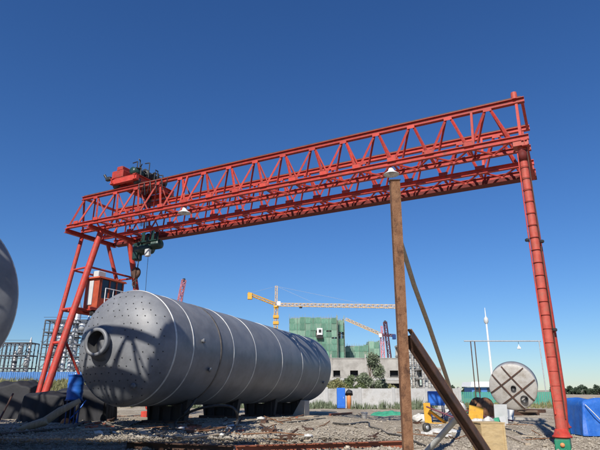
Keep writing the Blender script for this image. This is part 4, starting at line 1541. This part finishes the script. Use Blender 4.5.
def frame_building(name, label, u0, u1, vtop, t, nb, nf, depth, m, fill):
    """open concrete frame: columns, slabs and odd infill panels"""
    a, b = at(u0, 388, t), at(u1, 388, t)
    h = at((u0 + u1) / 2, vtop, t).z
    w = b.x - a.x
    root = thing(name, label, 'building', ((a.x + b.x) / 2, a.y, 0))
    R = random.Random(int(u0))
    cs = MB().box((0, 0, h / 2), (.5, .5, h)).build('column', m, root, origin=(0, 0, 0))
    first = True
    B = root_of(root)
    for i in range(nb + 1):
        for y in (0, depth):
            hh = (Vector((a.x + w * i / nb, a.y + y, 0)) - B)
            if first:
                cs.location = hh
                first = False
            else:
                inst(cs, root, hh)
    for k in range(1, nf + 1):
        MB().box(((a.x + b.x) / 2, a.y + depth / 2, h * k / nf - .1), (w + .8, depth + .8, .45)).build('floor_slab', m, root)
    for k in range(nf):
        for i in range(nb):
            if R.random() < fill:
                hh = h / nf * R.uniform(.45, .98)
                MB().box((a.x + w * (i + .5) / nb, a.y + .5 + .2 * R.random(), h * k / nf + hh / 2), (w / nb * R.uniform(.4, .98), .25, hh)).build('wall_panel', R.choice([m, M['wallwhite'], M['wallwhite'], M['greypanel']]), root)
    sc = MB()
    for i in range(nb * 2 + 1):
        x = a.x + w * i / (nb * 2)
        sc.tube((x, a.y - 1.2, 0), (x, a.y - 1.2, h * R.uniform(.85, 1.08)), .06, None, 5)
    for k in range(nf * 2):
        sc.tube((a.x - .5, a.y - 1.2, h * (k + .5) / nf / 2), (b.x + .5, a.y - 1.2, h * (k + .5) / nf / 2), .05, None, 5)
    tag(sc.build('scaffolding', M['galv'], root), kind='stuff')
    return root


frame_building('framed_block', 'pale scaffolded concrete frame with odd infill right of the tall post', 404, 424, 343, 135, 4, 5, 8, M['concrete'], .7)
frame_building('framed_block', 'lower pale concrete frame just left of the sloping beam', 424, 441, 368, 128, 3, 3, 7, M['concrete'], .75)


def netted_tower(name, label, u0, u1, vtop, t, nf, nb, m, depth, rot, group):
    a, b = at(u0, 388, t), at(u1, 388, t)
    h = at((u0 + u1) / 2, vtop, t).z
    w = b.x - a.x
    C = Vector(((a.x + b.x) / 2, a.y, 0))
    root = thing(name, label, 'building', C, group)
    R = random.Random(int(u0) + 5)
    core = MB().box(C + Vector((0, depth / 2, h / 2 - .6)), (w - 2.2, depth - 2.2, h - 1.2)).build('core', M['concrete'], root)
    for k in range(1, nf + 1):
        MB().box(C + Vector((0, depth / 2, h * k / nf - .5)), (w - 1.6, depth - 1.6, .3)).build('floor_slab', M['concrete'], root)
    ph, pw = h / nf, w / nb
    nd = max(2, round(depth / pw))
    pd = depth / nd

    def net(wd):
        mb = MB()
        V, F = [], []
        n = 5
        for i in range(n + 1):
            for j in range(n + 1):
                V.append(((i / n - .5) * wd * 1.0, -.09 * math.sin(math.pi * i / n) * (.4 + .6 * math.sin(math.pi * j / n)) * R.uniform(.4, 1.2), j / n * ph * .995 + .03 * R.random()))
        for i in range(n):
            for j in range(n):
                F.append((i * 6 + j, (i + 1) * 6 + j, (i + 1) * 6 + j + 1, i * 6 + j + 1))
        return mb.add(V, F, True)
    mats = [M['net1'], M['net2']]
    protos = {}
    for (n_, wd, face_) in ((nb, pw, 0), (nd, pd, 1), (nd, pd, 2)):
        protos[face_] = []
        for q in range(4):
            protos[face_].append(net(wd).build('net_panel', m if q < 3 else (M['net2'] if m is M['net1'] else M['net1']), root, origin=(0, 0, 0)))
        used = [False] * 4
        for i in range(n_):
            for k in range(nf):
                q = R.randrange(4)
                if face_ == 0:
                    loc, rz_ = Vector((-w / 2 + pw * (i + .5), R.uniform(-.12, .12), ph * k)), 0
                    if (k, i) == (nf - 3, int(nb * .6)):
                        continue
                elif face_ == 1:
                    loc, rz_ = Vector((w / 2 + R.uniform(-.1, .1), pd * (i + .5), ph * k)), math.pi / 2
                else:
                    loc, rz_ = Vector((-w / 2 + R.uniform(-.1, .1), pd * (i + .5), ph * k)), -math.pi / 2
                if not used[q]:
                    o = protos[face_][q]
                    used[q] = True
                else:
                    o = inst(protos[face_][q], root, (0, 0, 0))
                o.location = loc
                o.rotation_euler = (0, 0, rz_)
                if k == nf - 1:
                    o.scale = (1, 1, R.uniform(.75, 1.12))
        for q in range(4):
            if not used[q]:
                bpy.data.objects.remove(protos[face_][q])
    sc = MB()
    for i in range(nb * 2 + 1):
        x = C.x - w / 2 + w * i / (nb * 2)
        sc.tube((x, C.y - (.25 if i % 3 == 0 else -.5), 0), (x, C.y - (.25 if i % 3 == 0 else -.5), h * R.uniform(1.0, 1.05)), .06, None, 5)
    for k in range(nf * 2 + 1):
        sc.tube((C.x - w / 2 - .4, C.y + .5, h * k / nf / 2), (C.x + w / 2 + .4, C.y + .5, h * k / nf / 2), .06, None, 5)
    for i in range(nd * 2 + 1):
        y = C.y + depth * i / (nd * 2)
        sc.tube((C.x + w / 2 + .45, y, 0), (C.x + w / 2 + .45, y, h * R.uniform(1.0, 1.05)), .09, None, 5)
    tag(sc.build('scaffolding', M['scaff'], root), kind='stuff')
    return root, C, w, h


nt1, C1, w1, h1 = netted_tower('netted_tower', 'big green netted tower under construction right of the yellow tower crane', 289, 338, 314, 240, 11, 9, M['net1'], 16, 0, 'green netted towers')
# white hoist cage in the gap of the net
hc = C1 + Vector((w1 * .14, -.2, h1 * .8))
MB().bbox(hc, (2.6, 2.0, 3.2), None, .1).build('hoist_cage', M['white'], nt1)
MB().box(hc + Vector((.1, -1.02, .2)), (1.3, .06, 1.5)).build('hoist_window', M['dark'], nt1)
MB().box(hc + Vector((0, -.3, -2.6)), (3.0, 2.4, 1.2)).build('loading_deck', M['dark'], nt1)
netted_tower('netted_tower', 'narrow green netted stair bay at the right side of the big netted tower', 338.6, 345, 316, 244, 11, 1, M['net1'], 12, 0, 'green netted towers')
netted_tower('netted_tower', 'lower green netted block between the big netted tower and the post', 346, 370, 344, 262, 7, 5, M['net2'], 14, 0, 'green netted towers')
netted_tower('netted_tower', 'small green netted block with the raised right corner', 370.5, 381, 340, 262, 7, 2, M['net2'], 14, 0, 'green netted towers')


# ------------------------------------------------------------------ tower cranes and booms
def lattice(mb, p0, p1, w, seg, r, tri=False, up=None):
    p0, p1 = Vector(p0), Vector(p1)
    x, y, a = frame_from(p1 - p0, up)
    L = (p1 - p0).length
    n = max(2, int(L / seg))
    cs = [(-1, -1), (1, -1), (1, 1), (-1, 1)] if not tri else [(-1, -1), (1, -1), (0, 1)]
    C = [x * (i * w / 2) + y * (j * w / 2) for i, j in cs]
    for c in C:
        mb.beam(p0 + c, p1 + c, r * 2, r * 2)
    for k in range(n):
        q0, q1 = p0 + a * (L * k / n), p0 + a * (L * (k + 1) / n)
        for i in range(len(C)):
            j = (i + 1) % len(C)
            c0, c1 = (C[i], C[j]) if k % 2 else (C[j], C[i])
            mb.beam(q0 + c0, q1 + c1, r * 1.4, r * 1.4)
            mb.beam(q1 + C[i], q1 + C[j], r * 1.3, r * 1.3)
    return mb


tm = at(275, 388, 285)
base = Vector((tm.x, tm.y, 0))
zt = at(275, 300, 285).z
tc = thing('tower_crane', 'yellow hammerhead tower crane rising behind the long tank', 'tower crane', base)
lattice(MB(), base, base + Vector((0, 0, zt)), 2.0, 2.6, .15).build('mast', M['yellow'], tc)
ztop = at(275, 280, 285).z
lattice(MB(), base + Vector((0, 0, zt)), base + Vector((0, 0, ztop)), 1.3, 2.0, .13).build('apex_tower', M['paleyellow'], tc)
e1 = at(400, 306.5, 262)
e0 = at(248, 293.5, 297)
hub = base + Vector((0, 0, zt - .2))
lattice(MB(), hub + (e1 - hub) * .02, e1, 1.7, 2.4, .15, True).build('jib', M['paleyellow'], tc)
lattice(MB(), hub + (e0 - hub) * .04, e0, 1.4, 2.2, .14).build('counter_jib', M['yellow'], tc)
MB().bbox(e0 + Vector((1.2, 0, -1.6)), (2.6, 2.2, 3.6), None, .1).build('counterweight', M['yellow'], tc)
MB().bbox(hub + Vector((1.6, -1.2, .3)), (2.0, 2.0, 2.4), None, .1).build('cab', M['white'], tc)
MB().lathe([(-.6, 0), (-.6, 1.5), (.6, 1.5), (.6, 0)], hub + Vector((0, 0, -1.4)), (0, 0, 1), 16).build('slewing_ring', M['yellow'], tc)
for zz in (-7, -10.5):
    MB().box(hub + Vector((0, 0, zz)), (3.2, 3.2, 1.6)).build('climbing_cage', M['yellow'], tc)
for f in (.35, .75):
    MB().tube(base + Vector((0, 0, ztop)), hub + (e1 - hub) * f + Vector((0, 0, .8)), .05, None, 4).build('pendant_rope', M['galv'], tc)
MB().tube(base + Vector((0, 0, ztop)), e0, .05, None, 4).build('pendant_rope', M['galv'], tc)
MB().bbox(hub + (e1 - hub) * .22 + Vector((0, 0, -1.4)), (1.6, 1.4, .8), None, .1).build('jib_trolley', M['black'], tc)

# second tower crane behind the concrete block
tm2 = at(384.5, 388, 300)
base2 = Vector((tm2.x, tm2.y, 0))
zt2 = at(384.5, 333, 300).z
tc2 = thing('tower_crane', 'distant pale red and white tower crane left of the tall post', 'tower crane', base2)
lattice(MB(), base2, base2 + Vector((0, 0, zt2)), 1.8, 2.4, .16).build('mast', M['pink'], tc2)
j0, j1 = at(346, 319, 345), at(394, 335.5, 290)
hub2 = base2 + Vector((0, 0, zt2))
lattice(MB(), hub2, j0, 1.5, 2.2, .14, True).build('jib', M['paleyellow'], tc2)
lattice(MB(), hub2, j1, 1.3, 2.0, .14).build('counter_jib', M['maroon'], tc2)
MB().bbox(j1 + Vector((0, 0, -.8)), (1.8, 2, 2.6), None, .1).build('counterweight', M['bluedk'], tc2)
MB().bbox(hub2 + Vector((-1.2, -1, -.6)), (1.8, 1.8, 2.2), None, .1).build('cab', M['white'], tc2)
lattice(MB(), hub2, hub2 + Vector((0, 0, 5)), .9, 1.6, .12).build('apex_tower', M['pink'], tc2)


def boom(u0, v0, u1, v1, t, w, m, label):
    p0, p1 = at(u0, v0, t), at(u1, v1, t)
    # carry the boom on down to the ground
    d = (p0 - p1).normalized()
    g = p0 + d * (p0.z / -d.z) if d.z < 0 else p0
    root = thing('crane_boom', label, 'crane boom', (g.x, g.y, 0))
    lattice(MB(), g, p1, w, w * 1.4, w * .09).build('lattice', M[m], root)
    MB().lathe([(-.3 * w, 0), (-.3 * w, .5 * w), (.3 * w, .5 * w), (.3 * w, 0)], p1, (1, 0, 0), 12).build('head_sheave', M['black'], root)
    MB().tube(p1, Vector((p1.x + .4, p1.y, 2)), .05, None, 4).build('hoist_rope', M['black'], root)
    MB().bbox((g.x, g.y, 1.2), (4, 3, 2.2), None, .2).build('base_machine', M[m], root)
    return root


boom(390, 360, 385, 322, 210, 1.2, 'maroon', 'dark maroon lattice boom leaning left behind the concrete block')
boom(180.5, 297, 184, 280, 230, 1.5, 'pink', 'faded pink lattice boom showing above the long tank')

# tall white mast with round head, right
wm = at(493, 385, 150)
wmb = Vector((wm.x, wm.y, 0))
ztop = at(487, 304, 150).z
wt_ = thing('flare_stack', 'thin white mast with a bulb near its tip above the pale tank end', 'mast', wmb)
MB().tube(wmb, wmb + Vector((0, 0, ztop * .83)), .38, .24, 12).build('mast', M['white'], wt_)
MB().tube(wmb + Vector((0, 0, ztop * .83)), wmb + Vector((0, 0, ztop)), .22, .06, 10).build('tip', M['white'], wt_)
MB().lathe([(-1.1, .25), (-.5, .65), (.5, .65), (1.1, .25)], wmb + Vector((0, 0, ztop * .85)), (0, 0, 1), 14).build('platform_ring', M['greypanel'], wt_)

# pipe frame (goal-post) between clutter and column
t = 60
gl, gr = at(464, 341, t), at(541, 341.5, t)
zz = gl.z
gf = thing('pipe_frame', 'tall thin goalpost frame of pipes behind the pale tank end', 'pipe frame', (at(471, 341, t).x, gl.y, 0))
MB().tube(gl, Vector((gr.x, gr.y, zz)), .07, None, 8).build('crossbar', M['galv'], gf)
for u in (470.5, 474.5, 539):
    x = at(u, 341, t).x
    MB().tube((x, gl.y, 0), (x, gl.y, zz), .06, None, 8).build('upright', M['rustdark'] if u < 480 else M['galv'], gf)
fl = at(519, 347.5, t)
fo = thing('flood_lamp', 'small white lamp hanging from the goalpost crossbar', 'lamp', fl)
MB().lathe([(-.15, .22), (.0, .2), (.12, .1), (.2, .04), (.35, .03)], fl, (0, 0, 1), 14).build('lamp_shade', M['white'], fo)
MB().tube(fl + Vector((0, 0, .35)), Vector((fl.x, fl.y, zz)), .02, None, 5).build('stem', M['black'], fo)
MB().lathe([(-.2, 0), (-.18, .1), (-.05, .12)], fl, (0, 0, 1), 10).build('bulb', M['greypanel'], fo)

# low shed with white roof edge
t = 100
a, b = at(472, 390, t), at(520, 390, t)
zt_ = at(490, 384, t).z
sh = thing('site_shed', 'low site shed with white roof edge and blue wall behind the green hoarding', 'shed', ((a.x + b.x) / 2, a.y, 0))
MB().box(((a.x + b.x) / 2, a.y + 2.5, zt_ / 2 - .3), (b.x - a.x, 5, zt_ - .6)).build('wall', M['bluefence'], sh)
MB().box(((a.x + b.x) / 2, a.y + 2.4, zt_ - .05), (b.x - a.x + .8, 6.2, .9), taper=.94).build('roof', M['white'], sh)
for i in range(4):
    x = a.x + (b.x - a.x) * (i + .5) / 4
    MB().box((x, a.y - .03, 1.5), (1.1, .08, .9)).build('window', M['glass'], sh)


# ------------------------------------------------------------------ process plants at left
def plant(label, u0, u1, vtop, t, nb, nf, dens, towers, seed, mvess='silver'):
    a, b = at(u0, 372, t), at(u1, 372, t)
    h = at((u0 + u1) / 2, vtop, t).z
    w, dep = b.x - a.x, (b.x - a.x) / nb * 2
    root = thing('process_plant', label, 'process plant', ((a.x + b.x) / 2, a.y, 0), 'steel process plants at left')
    B = root_of(root)
    R = random.Random(seed)
    cs = None
    for i in range(nb + 1):
        for j in range(3):
            loc = Vector((a.x + w * i / nb, a.y + dep * j / 2, 0)) - B
            if cs is None:
                cs = MB().box((0, 0, h / 2), (.38, .38, h)).build('column', M['steelframe'], root, origin=(0, 0, 0))
                cs.location = loc
            else:
                inst(cs, root, loc)
    bx = by = None
    for k in range(1, nf + 1):
        z = h * k / nf
        for j in range(3):
            loc = Vector(((a.x + b.x) / 2, a.y + dep * j / 2, z)) - B
            if bx is None:
                bx = MB().box((0, 0, 0), (w, .3, .42)).build('beam', M['steelframe'], root, origin=(0, 0, 0))
                bx.location = loc
            else:
                inst(bx, root, loc)
        for i in range(nb + 1):
            loc = Vector((a.x + w * i / nb, a.y + dep / 2, z - .02)) - B
            if by is None:
                by = MB().box((0, 0, 0), (.3, dep, .36)).build('beam', M['steelframe'], root, origin=(0, 0, 0))
                by.location = loc
            else:
                inst(by, root, loc)
    ves = None
    for k in range(nf):
        for i in range(nb):
            if R.random() > dens:
                continue
            hz = h / nf
            c = Vector((a.x + w * (i + .5) / nb, a.y + dep * R.choice((.25, .25, .7)), hz * k + .3))
            if ves is None:
                r = w / nb * .30
                ves = MB().lathe([(0, 0), (.08 * hz, r * .7), (.16 * hz, r), (.72 * hz, r), (.82 * hz, r * .7), (.88 * hz, 0)], (0, 0, 0), (0, 0, 1), 14).build('vessel', M[mvess], root, origin=(0, 0, 0))
                o = ves
            else:
                o = inst(ves, root, (0, 0, 0))
            o.location = c - B
            sc = R.uniform(.6, 1.2)
            o.scale = (sc, sc, R.uniform(.75, 1.05))
    br = MB()
    for i in range(nb):
        for k in range(nf):
            if R.random() < .35:
                x0, x1 = a.x + w * i / nb, a.x + w * (i + 1) / nb
                br.beam((x0, a.y, h * k / nf), (x1, a.y, h * (k + 1) / nf), .16, .16)
    for k in range(1, nf + 1):
        br.tube((a.x - .5, a.y - .6, h * k / nf + 1.0), (b.x + .5, a.y - .6, h * k / nf + 1.0), .07, None, 4)
        br.tube((a.x, a.y - .3, h * k / nf - 1.2), (b.x, a.y - .3, h * k / nf - 1.2), .18, None, 6)
    tag(br.build('pipework', M['steelframe'], root), kind='stuff')
    for (u, vt, r) in towers:
        x = at(u, 372, t).x
        ht = at(u, vt, t).z
        tw = MB().lathe([(0, r), (ht * .45, r), (ht * .46, r * .85), (ht * .93, r * .85), (ht * .96, r * .5), (ht, r * .3), (ht * 1.02, 0)], (x, a.y + dep * .5, 0), (0, 0, 1), 16).build('tower_vessel', M[mvess], root)
        for z in (.6, .75, .9):
            MB().lathe([(-.25, r * .8), (-.25, r * 1.5), (.1, r * 1.5), (.1, r * .8)], (x, a.y + dep * .5, ht * z), (0, 0, 1), 14).build('platform', M['steelframe'], tw)
    return root


plant('tall steel frame process plant full of silver vessels behind the left crane legs', 38, 80, 318, 190, 4, 6, .85, [(66, 296, 1.5), (57, 312, .9)], 11)
plant('right hand half of the silver vessel plant between crane leg and tank', 80, 122, 324, 196, 4, 6, .85, [(78, 312, 1.0)], 12)
plant('darker low steel frame plant at the far left edge', -6, 27, 342, 215, 4, 4, .35, [(22, 336, .7), (8, 350, .8)], 13, 'galv')


# ------------------------------------------------------------------ trees, bushes and weeds
def tree(name, label, base, h, cr, m, nleaf, leaf, seed, group, flat=1.0, cat='tree', trunk_h=.35):
    root = thing(name, label, cat, base, group)
    R = np.random.default_rng(seed)
    base = Vector(base)
    tk_ = MB()
    top = base + Vector((R.uniform(-.1, .1) * h, 0, h * .8))
    tk_.path([base - Vector((0, 0, .1)), base + Vector((0.02 * h, 0, h * .3)), top], [h * .028, h * .02, h * .006], 7)
    cl = []
    nb = 11
    for i in range(nb):
        z = h * (trunk_h + (.98 - trunk_h) * (i + R.random()) / nb)
        a = R.uniform(0, 2 * math.pi)
        f = 1 - abs((z / h - trunk_h) / (1 - trunk_h) - .42) * 1.3
        rr = cr * max(.25, f) * R.uniform(.45, 1.0)
        p = base + Vector((rr * math.cos(a), rr * math.sin(a), z))
        tk_.path([base + Vector((0, 0, z * .72)), p], [h * .009, h * .003], 5)
        cl.append((p, cr * R.uniform(.28, .52)))
    tk_.build('trunk', M['bark'], root)
    V, F = [], []
    ws = np.array([c[1] ** 2 for c in cl])
    ws /= ws.sum()
    idx = R.choice(len(cl), nleaf, p=ws)
    for i in idx:
        c, r = cl[i]
        d = R.normal(size=3)
        d /= np.linalg.norm(d)
        p = np.array(c) + d * r * (R.random() ** .45) * np.array((1, 1, flat))
        if p[2] < base.z + .05:
            continue
        u_ = R.normal(size=3)
        u_ /= np.linalg.norm(u_)
        w_ = np.cross(u_, R.normal(size=3))
        w_ /= np.linalg.norm(w_)
        s = leaf * R.uniform(.6, 1.4)
        o = len(V)
        V += [tuple(p - u_ * s), tuple(p + w_ * s * .45), tuple(p + u_ * s), tuple(p - w_ * s * .45)]
        F.append((o, o + 1, o + 2, o + 3))
    MB().add(V, F).build('crown', m, root)
    return root


t = 62
for i, (u, hgt, cr, k, lab) in enumerate(((371, 5.6, 1.55, 'leafgrey', 'grey green young tree standing before the concrete block'),
                                          (352, 2.9, 1.5, 'leaf', 'dark green bush left of the grey green tree'),
                                          (361, 3.1, 1.3, 'leaf', 'bush close on the left of the grey green tree'),
                                          (341, 2.5, 1.3, 'weed', 'yellowish bush above the blue locker'),
                                          (381, 2.7, 1.4, 'leafgrey', 'pale bush right of the grey green tree'),
                                          (391, 2.1, 1.2, 'weed', 'low yellowish bush left of the tall post'),
                                          (331, 2.5, 1.5, 'weed', 'yellowish bush next to the tank tail'))):
    p = at(u, 398, t + (i % 3) * 2)
    tree('young_tree' if i == 0 else 'bush', lab, (p.x, p.y, gz(p.x, p.y)), hgt, cr, M[k], 3200 if i else 4600, .115, 60 + i, 'growth behind the yard wall', cat='tree' if i == 0 else 'bush', trunk_h=.3 if i == 0 else .12)
ORD = 'first second third fourth fifth sixth seventh eighth ninth tenth eleventh twelfth thirteenth fourteenth fifteenth sixteenth'.split()
for i in range(16):
    u = 556 + i * 5.2
    t = 170 + (i * 37 % 40)
    p = at(u, 398, t)
    hh = at(u, 385.2 + (i * 7 % 5) * .75 - max(0, u - 590) * .05, t).z
    tree('tree', 'distant dark tree, %s from the left in the row at right beyond the blue tarpaulins' % ORD[i], (p.x, p.y, -.3), hh, hh * (.5 + .1 * (i % 3)), M['leafdark'], 1300, .27, 200 + i, 'distant tree row at right', trunk_h=.1)
for i in range(5):
    u = 441 + i * 6
    t = 150 + i * 9
    p = at(u, 398, t)
    hh = at(u, 386 + (i % 2) * 2, t).z
    tree('tree', 'distant dark tree, %s from the left beyond the clutter by the sloping beam' % ORD[i], (p.x, p.y, 0), hh, hh * .42, M['leafdark'], 600, .36, 300 + i, 'distant trees behind the clutter', trunk_h=.1)


def weeds(name, x0, x1, y0, y1, n, hmin, hmax, m, seed):
    R = np.random.default_rng(seed)
    V, F = [], []
    for _ in range(n):
        x, y = R.uniform(x0, x1), R.uniform(y0, y1)
        if noise.noise((x * .35, y * .35, seed)) < -.12:
            continue
        z = gz(x, y)
        h = R.uniform(hmin, hmax) * (.45 + 1.3 * max(0, .5 + noise.noise((x * .9, y * .9, seed + 4))))
        for b in range(4):
            a = R.uniform(0, 2 * math.pi)
            dx, dy = math.cos(a), math.sin(a)
            l = R.uniform(.1, .5) * h
            w = .025 + .03 * h
            o = len(V)
            V += [(x - dy * w, y + dx * w, z), (x + dy * w, y - dx * w, z), (x + dx * l * .6 + dy * w * .7, y + dy * l * .6 - dx * w * .7, z + h * .65), (x + dx * l, y + dy * l, z + h)]
            F += [(0 + o, 1 + o, 2 + o), (0 + o, 2 + o, 3 + o)]
    return tag(MB().add(V, F).build(name, m), kind='stuff')


weeds('weeds', -42, -14, 46, 72, 9000, .2, .6, M['weed'], 3)
weeds('weeds', -24, 16, 47.5, 50, 3500, .12, .55, M['leafgrey'], 4)
weeds('weeds', 14, 40, 50, 60, 2500, .1, .4, M['weed'], 5)

# ------------------------------------------------------------------ loose stones and gravel
stn = None
for i in range(150):
    u, v = rng.uniform(-10, 610), 408 + 50 * rng.random() ** .8
    q = ag(u, v)
    r = rng.uniform(.03, .085) * (1 if i % 9 else 1.9)
    if 'stone_meshes' not in globals():
        stone_meshes = []
    if len(stone_meshes) < 6:
        o = MB().rock((0, 0, 0), 1.0, i, .65).build('stone', M['stone'], None, origin=(0, 0, 0))
        stone_meshes.append(o)
    else:
        o = stone_meshes[i % 6].copy()
        col.objects.link(o)
    o.location = (q.x, q.y, gz(q.x, q.y) + r * .25)
    o.scale = (r, r * rng.uniform(.8, 1.2), r)
    o.rotation_euler = (0, 0, rng.uniform(0, 6))
    tag(o, 'loose grey stone lying on the gravel yard', 'stone', 'loose stones on the yard')

NG = 45000
IV = np.array([tuple(v) for v in ICO_V])[[4, 5, 9, 11, 6, 7, 2, 3]][:6]
OCT_V = np.array([(1, 0, 0), (-1, 0, 0), (0, 1, 0), (0, -1, 0), (0, 0, 1), (0, 0, -1)], float)
OCT_F = np.array([(0, 2, 4), (2, 1, 4), (1, 3, 4), (3, 0, 4), (2, 0, 5), (1, 2, 5), (3, 1, 5), (0, 3, 5)])
vv = 410 + 56 * rng.random(NG) ** .75
uu = rng.uniform(-40, 640, NG)
pos = np.array([tuple(ag(a, b)) for a, b in zip(uu, vv)])
rad = rng.gamma(2.0, .009, NG) + .008
pts = OCT_V[None] * rng.uniform(.6, 1.2, (NG, 6, 1)) * rad[:, None, None] * np.array([1, 1, .7])
ang = rng.uniform(0, 6.28, NG)
ca, sa = np.cos(ang), np.sin(ang)
x = pts[..., 0] * ca[:, None] - pts[..., 1] * sa[:, None]
y = pts[..., 0] * sa[:, None] + pts[..., 1] * ca[:, None]
pts[..., 0], pts[..., 1] = x, y
pts += pos[:, None, :]
pts[..., 2] += rad[:, None] * .3
faces = (OCT_F[None] + (np.arange(NG) * 6)[:, None, None]).reshape(-1, 3)
me = bpy.data.meshes.new('gravel')
me.from_pydata(pts.reshape(-1, 3).tolist(), [], faces.tolist())
me.materials.append(M['stone'])
go = bpy.data.objects.new('gravel', me)
col.objects.link(go)
tag(go, kind='stuff')
